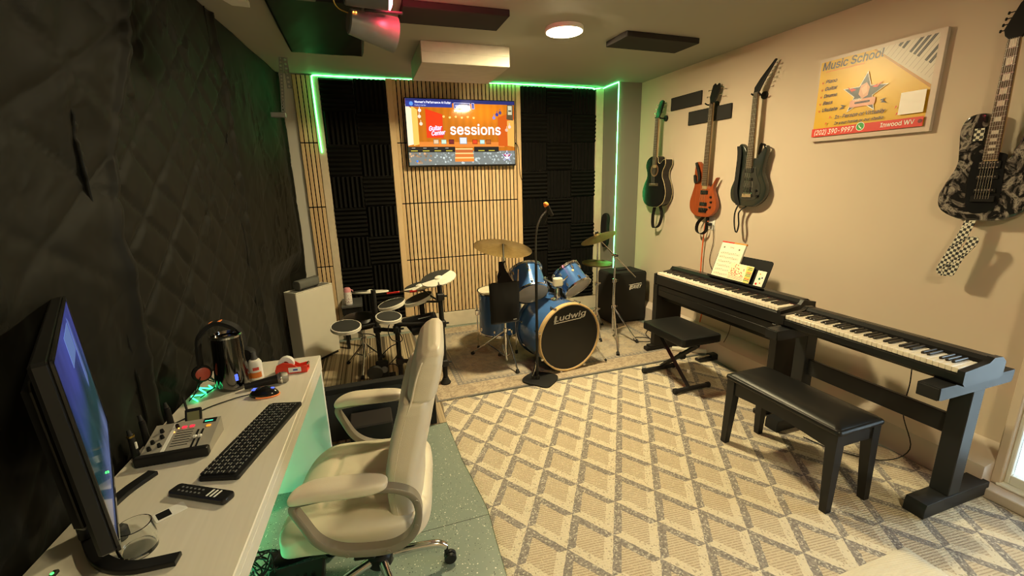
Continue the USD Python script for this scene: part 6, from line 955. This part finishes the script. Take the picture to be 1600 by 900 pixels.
# ------------------------------------------------------------------ office chair
def puff(c, h, e=4.0, sub=4):
    m = trimesh.creation.icosphere(sub); v = m.vertices; v = v / (np.abs(v) ** e).sum(1, keepdims=True) ** (1 / e); return trimesh.Trimesh(v * h + c, m.faces, process=False)
def chair():
    t = Thing('office_chair', 'cream leather office chair with padded arms and chrome base pulled up to the desk', 'office chair', (-.072, 1.601, 0), math.radians(170), local=True)
    g = G(); p = g.obj(); CRE = g.done('cream_leather', g('principled_bsdf', 'BSDF', base_color=g.mix(g.noise(p, 6.0, 3.0), (.60, .52, .40), (.68, .60, .47)), roughness=.42, normal=g.bump(g('voronoi_texture', 'distance', vector=p, scale=260.0), .12, .001))); TAU = mat('taupe_plastic', (.20, .172, .135), .38)
    m = puff((.03, 0, .435), (.265, .275, .06), 5.0, 5); v = m.vertices.copy(); v[:, 2] -= .05 * np.clip((v[:, 0] - .16) / .13, 0, 1) ** 2; top = v[:, 2] > .43; d = np.minimum.reduce([np.abs(np.abs(v[:, 1]) - .165), np.abs(v[:, 0] - .14) + (np.abs(v[:, 1]) > .165) * 1, ]); v[:, 2] -= top * .008 * np.exp(-(d / .008) ** 2); v[:, 2] += .010 * np.exp(-((v[:, 0] - .02) / .12) ** 2 - (v[:, 1] / .12) ** 2) * top; v[:, 2] -= top * .005 * np.exp(-(v[:, 1] / .006) ** 2) * (v[:, 0] < .14); v += .004 * (meshkit.fbm(v * 14, 3, 2)[:, None] - .5); m.vertices = v; t.part('seat', m, CRE, smooth=True)
    lev = [(.415, -.155, .01, .17), (.425, -.157, .034, .205), (.46, -.16, .05, .235), (.55, -.16, .056, .25), (.65, -.168, .062, .255), (.76, -.195, .064, .252), (0.86, -0.222, 0.06, 0.248), (0.892, -0.232, 0.052, 0.243), (0.9016, -0.235, 0.046, 0.237), (0.912, -0.239, 0.052, 0.241), (0.972, -0.256, 0.053, 0.233), (1.02, -0.27, 0.048, 0.218), (1.044, -0.28, 0.038, 0.2), (1.06, -0.286, 0.022, 0.175), (1.0656, -0.288, 0.004, 0.13)]
    z = [l[0] for l in lev]; zz = np.concatenate([np.linspace(a, b, 5, endpoint=False) for a, b in zip(z[:-1], z[1:])] + [z[-1:]]); pr = [np.interp(zz, z, [l[k] for l in lev]) for k in (1, 2, 3)]; n = 48; a = np.arange(n) * 2 * PI / n; e = .5
    cx, sx = np.sign(np.cos(a)) * np.abs(np.cos(a)) ** e, np.sign(np.sin(a)) * np.abs(np.sin(a)) ** .35
    V = np.stack([pr[0][:, None] + pr[1][:, None] * cx + .02 * (np.abs(sx) ** 2) * (zz[:, None] < .90), pr[2][:, None] * sx, np.broadcast_to(zz[:, None], (len(zz), n))], -1); V[:, :, 0] += .004 * (meshkit.fbm(V * np.array([4, 12, 16]), 3, 5) - .5); k = len(zz)
    i, j = np.meshgrid(np.arange(k - 1), np.arange(n), indexing='ij'); j2 = (j + 1) % n; q = np.stack([i * n + j, i * n + j2, (i + 1) * n + j2, (i + 1) * n + j], -1).reshape(-1, 4); vv = np.vstack([V.reshape(-1, 3), [[pr[0][0], 0, zz[0]], [pr[0][-1], 0, zz[-1]]]]); f = [q[:, [0, 1, 2]], q[:, [0, 2, 3]], np.stack([np.full(n, k * n), (np.arange(n) + 1) % n, np.arange(n)], 1), np.stack([np.full(n, k * n + 1), (k - 1) * n + np.arange(n), (k - 1) * n + (np.arange(n) + 1) % n], 1)]
    t.part('backrest', (vv, np.vstack(f)), CRE, smooth=True); t.part('back_piping', cat(*[tube([(np.interp(s_, z, [l[1] for l in lev]) + np.interp(s_, z, [l[2] for l in lev]) * .62, y * np.interp(s_, z, [l[3] for l in lev]) * .985, s_) for s_ in np.linspace(.45, 1.03, 16)], .004, 6) for y in (-1, 1)]), CRE)
    for y in (-1, 1):
        P = [(.175, .628), (.12, .645), (0, .653), (-.11, .653), (-.185, .622), (-.207, .56), (-.187, .48), (-.13, .432), (-.05, .424), (.05, .440), (.115, .485), (.153, .56)]
        C_ = spline(P, 6, True); T_ = np.roll(C_, -1, 0) - np.roll(C_, 1, 0); N_ = np.stack([-T_[:, 1], T_[:, 0]], 1); N_ /= np.linalg.norm(N_, axis=1, keepdims=True); wd = np.interp(C_[:, 1], [.38, .45, .60, .66], [.034, .026, .022, .018]) / 1.0
        outer, inner = C_ + N_ * wd[:, None] * .5, C_ - N_ * wd[:, None] * .5
        if Polygon(outer).area < Polygon(inner).area: outer, inner = inner, outer
        n_ = len(C_); ys = [(0, .004), (.004, 0), (.036, 0), (.04, .004)]; Vv = []
        for yo, b_ in ys: Vv += [np.column_stack([outer + (inner - outer) * (b_ / .02), np.full(n_, yo)])]
        for yo, b_ in ys[::-1]: Vv += [np.column_stack([inner + (outer - inner) * (b_ / .02), np.full(n_, yo)])]
        Vv = np.vstack(Vv); f = []
        for r_ in range(8):
            a_ = np.arange(n_); b_ = (a_ + 1) % n_; r2 = (r_ + 1) % 8; f += [np.stack([r_ * n_ + a_, r_ * n_ + b_, r2 * n_ + b_], 1), np.stack([r_ * n_ + a_, r2 * n_ + b_, r2 * n_ + a_], 1)]
        m = trimesh.Trimesh(Vv[:, [0, 2, 1]] * (1, 1, 1) + (0, y * .305 - .02, 0), np.vstack(f), process=False); trimesh.repair.fix_normals(m); t.part('arm_frame', m, TAU)
        m = puff((.035, y * .305, .672), (.152, .042, .024), 3.2, 4); v = m.vertices.copy(); v[:, 2] -= .03 * np.clip((v[:, 0] - .09) / .11, 0, 1) ** 2; m.vertices = v; t.part('arm_pad', m, CRE, smooth=True)
        t.part('arm_bolts', cat(*[cyl((px, y * .305 + y * .017, pz), (px, y * .305 + y * .023, pz), .007, n=12) for px, pz in ((-.203, .60), (-.195, .51), (-.10, .425), (.03, .432))]), TAU)
    t.part('seat_plate', cat(rb(-.14, -.12, .35, .12, .12, .385, .01), rb(-.05, -.30, .378, .02, .30, .392, .004)), BLK); t.part('gas_column', cat(cyl((0, 0, .09), (0, 0, .20), .036, n=20, b=.004), cyl((0, 0, .20), (0, 0, .36), .028, n=20)), BLK); t.part('hub', lathe([(0, 0), (.05, 0), (.055, .01), (.055, .05), (.045, .062), (0, .062)], (0, 0, .075), n=24), BLK)
    for k in range(5):
        a = math.radians(184 + 72 * k); c, s = math.cos(a), math.sin(a); l = t.part('base_leg', tube([(c * .04, s * .04, .105), (c * .14, s * .14, .110), (c * .235, s * .235, .105), (c * .27, s * .27, .085)], [.020, .018, .017, .015], 12), CHROME)
        w = np.array([c * .285, s * .285]); ax = np.array([-s, c, 0]); t.part('caster', cat(*[cyl(np.array([*w, .027]) + ax * o, np.array([*w, .027]) + ax * (o + .014), .0265, n=20, b=.004) for o in (-.018, .004)], cyl((w[0] - c * .015, w[1] - s * .015, .03), (w[0] - c * .015, w[1] - s * .015, .085), .009, n=10)), BLK, parent=l)
chair()
# ------------------------------------------------------------------ under the desk
t = Thing('effects_pedal', 'black multi effects floor pedal with a red light and small white display under the desk', 'effects pedal', (-.40, 1.66, 0)); t.part('case', rb(-.52, 1.60, .001, -.30, 1.74, .05, .008), BLK); t.part('display', rb(-.47, 1.625, .05, -.445, 1.65, .0515, .0004), glow('white_display', (.75, .95, 1.0), .8)); t.part('red_light', cyl((-.415, 1.64, .05), (-.415, 1.64, .054), .008, n=12), glow('red_button', (1, .03, .05), 1.6))
for k in range(6): t.part('knob', cyl((-.40 + .03 * (k % 3), 1.63 + .03 * (k // 3), .05), (-.40 + .03 * (k % 3), 1.63 + .03 * (k // 3), .062), .008, n=12, b=.002), MATB)
t = Thing('expression_pedal', 'black rubber covered foot pedal bar beside the effects pedal under the desk', 'foot pedal', (-.38, 1.80, 0)); t.part('bar', cyl((-.52, 1.80, .04), (-.27, 1.83, .04), .036, n=20, b=.006), RUB); t.part('end_cap', cyl((-.275, 1.829, .04), (-.255, 1.832, .04), .039, n=20, b=.004), BLK)
r = np.random.default_rng(12); obj('cable_tangle', cat(*[tube([(-.55 + r.uniform(-.07, .07), 1.72 + r.uniform(-.1, .1), .012 + .02 * i + r.uniform(0, .05)) for i in range(6)], .0035, 6) for _ in range(7)]), BLK, 'tangled black cables on the floor under the desk', 'cable')
# ------------------------------------------------------------------ groups of repeats
GROUPS = {'quilted_blanket': 'blankets along the left wall', 'acoustic_foam': 'foam panels on the back wall', 'slat_panel': 'slat panels on the back wall', 'trim_strip': 'trim strips on the back wall', 'ceiling_light': 'ceiling lights', 'ceiling_panel': 'panels on the ceiling', 'foam_strip': 'foam strips on the guitar wall',
          'guitar_hanger': 'guitar hangers on the right wall', 'tom_drum': 'toms on the bass drum', 'cymbal_stand': 'cymbal stands of the drum kit', 'cymbal': 'crash cymbals of the drum kit', 'cable_plug': 'plugs at the mixer', 'led_cable_light': 'pilot lights along the desk', 'electric_guitar': 'electric guitars on the right wall'}
for p_ in stage.GetPrimAtPath('/World').GetChildren():
    nm = p_.GetName(); base = nm[:-4] if nm[-4:-3] == '_' and nm[-3:].isdigit() else nm
    gr = GROUPS.get(base) or (('drum sticks in the black bag' if 'bag' in p_.GetCustomDataByKey('label') else 'drum sticks on the electronic pads') if base == 'drum_stick' else None)
    if gr: p_.SetCustomDataByKey('group', gr)
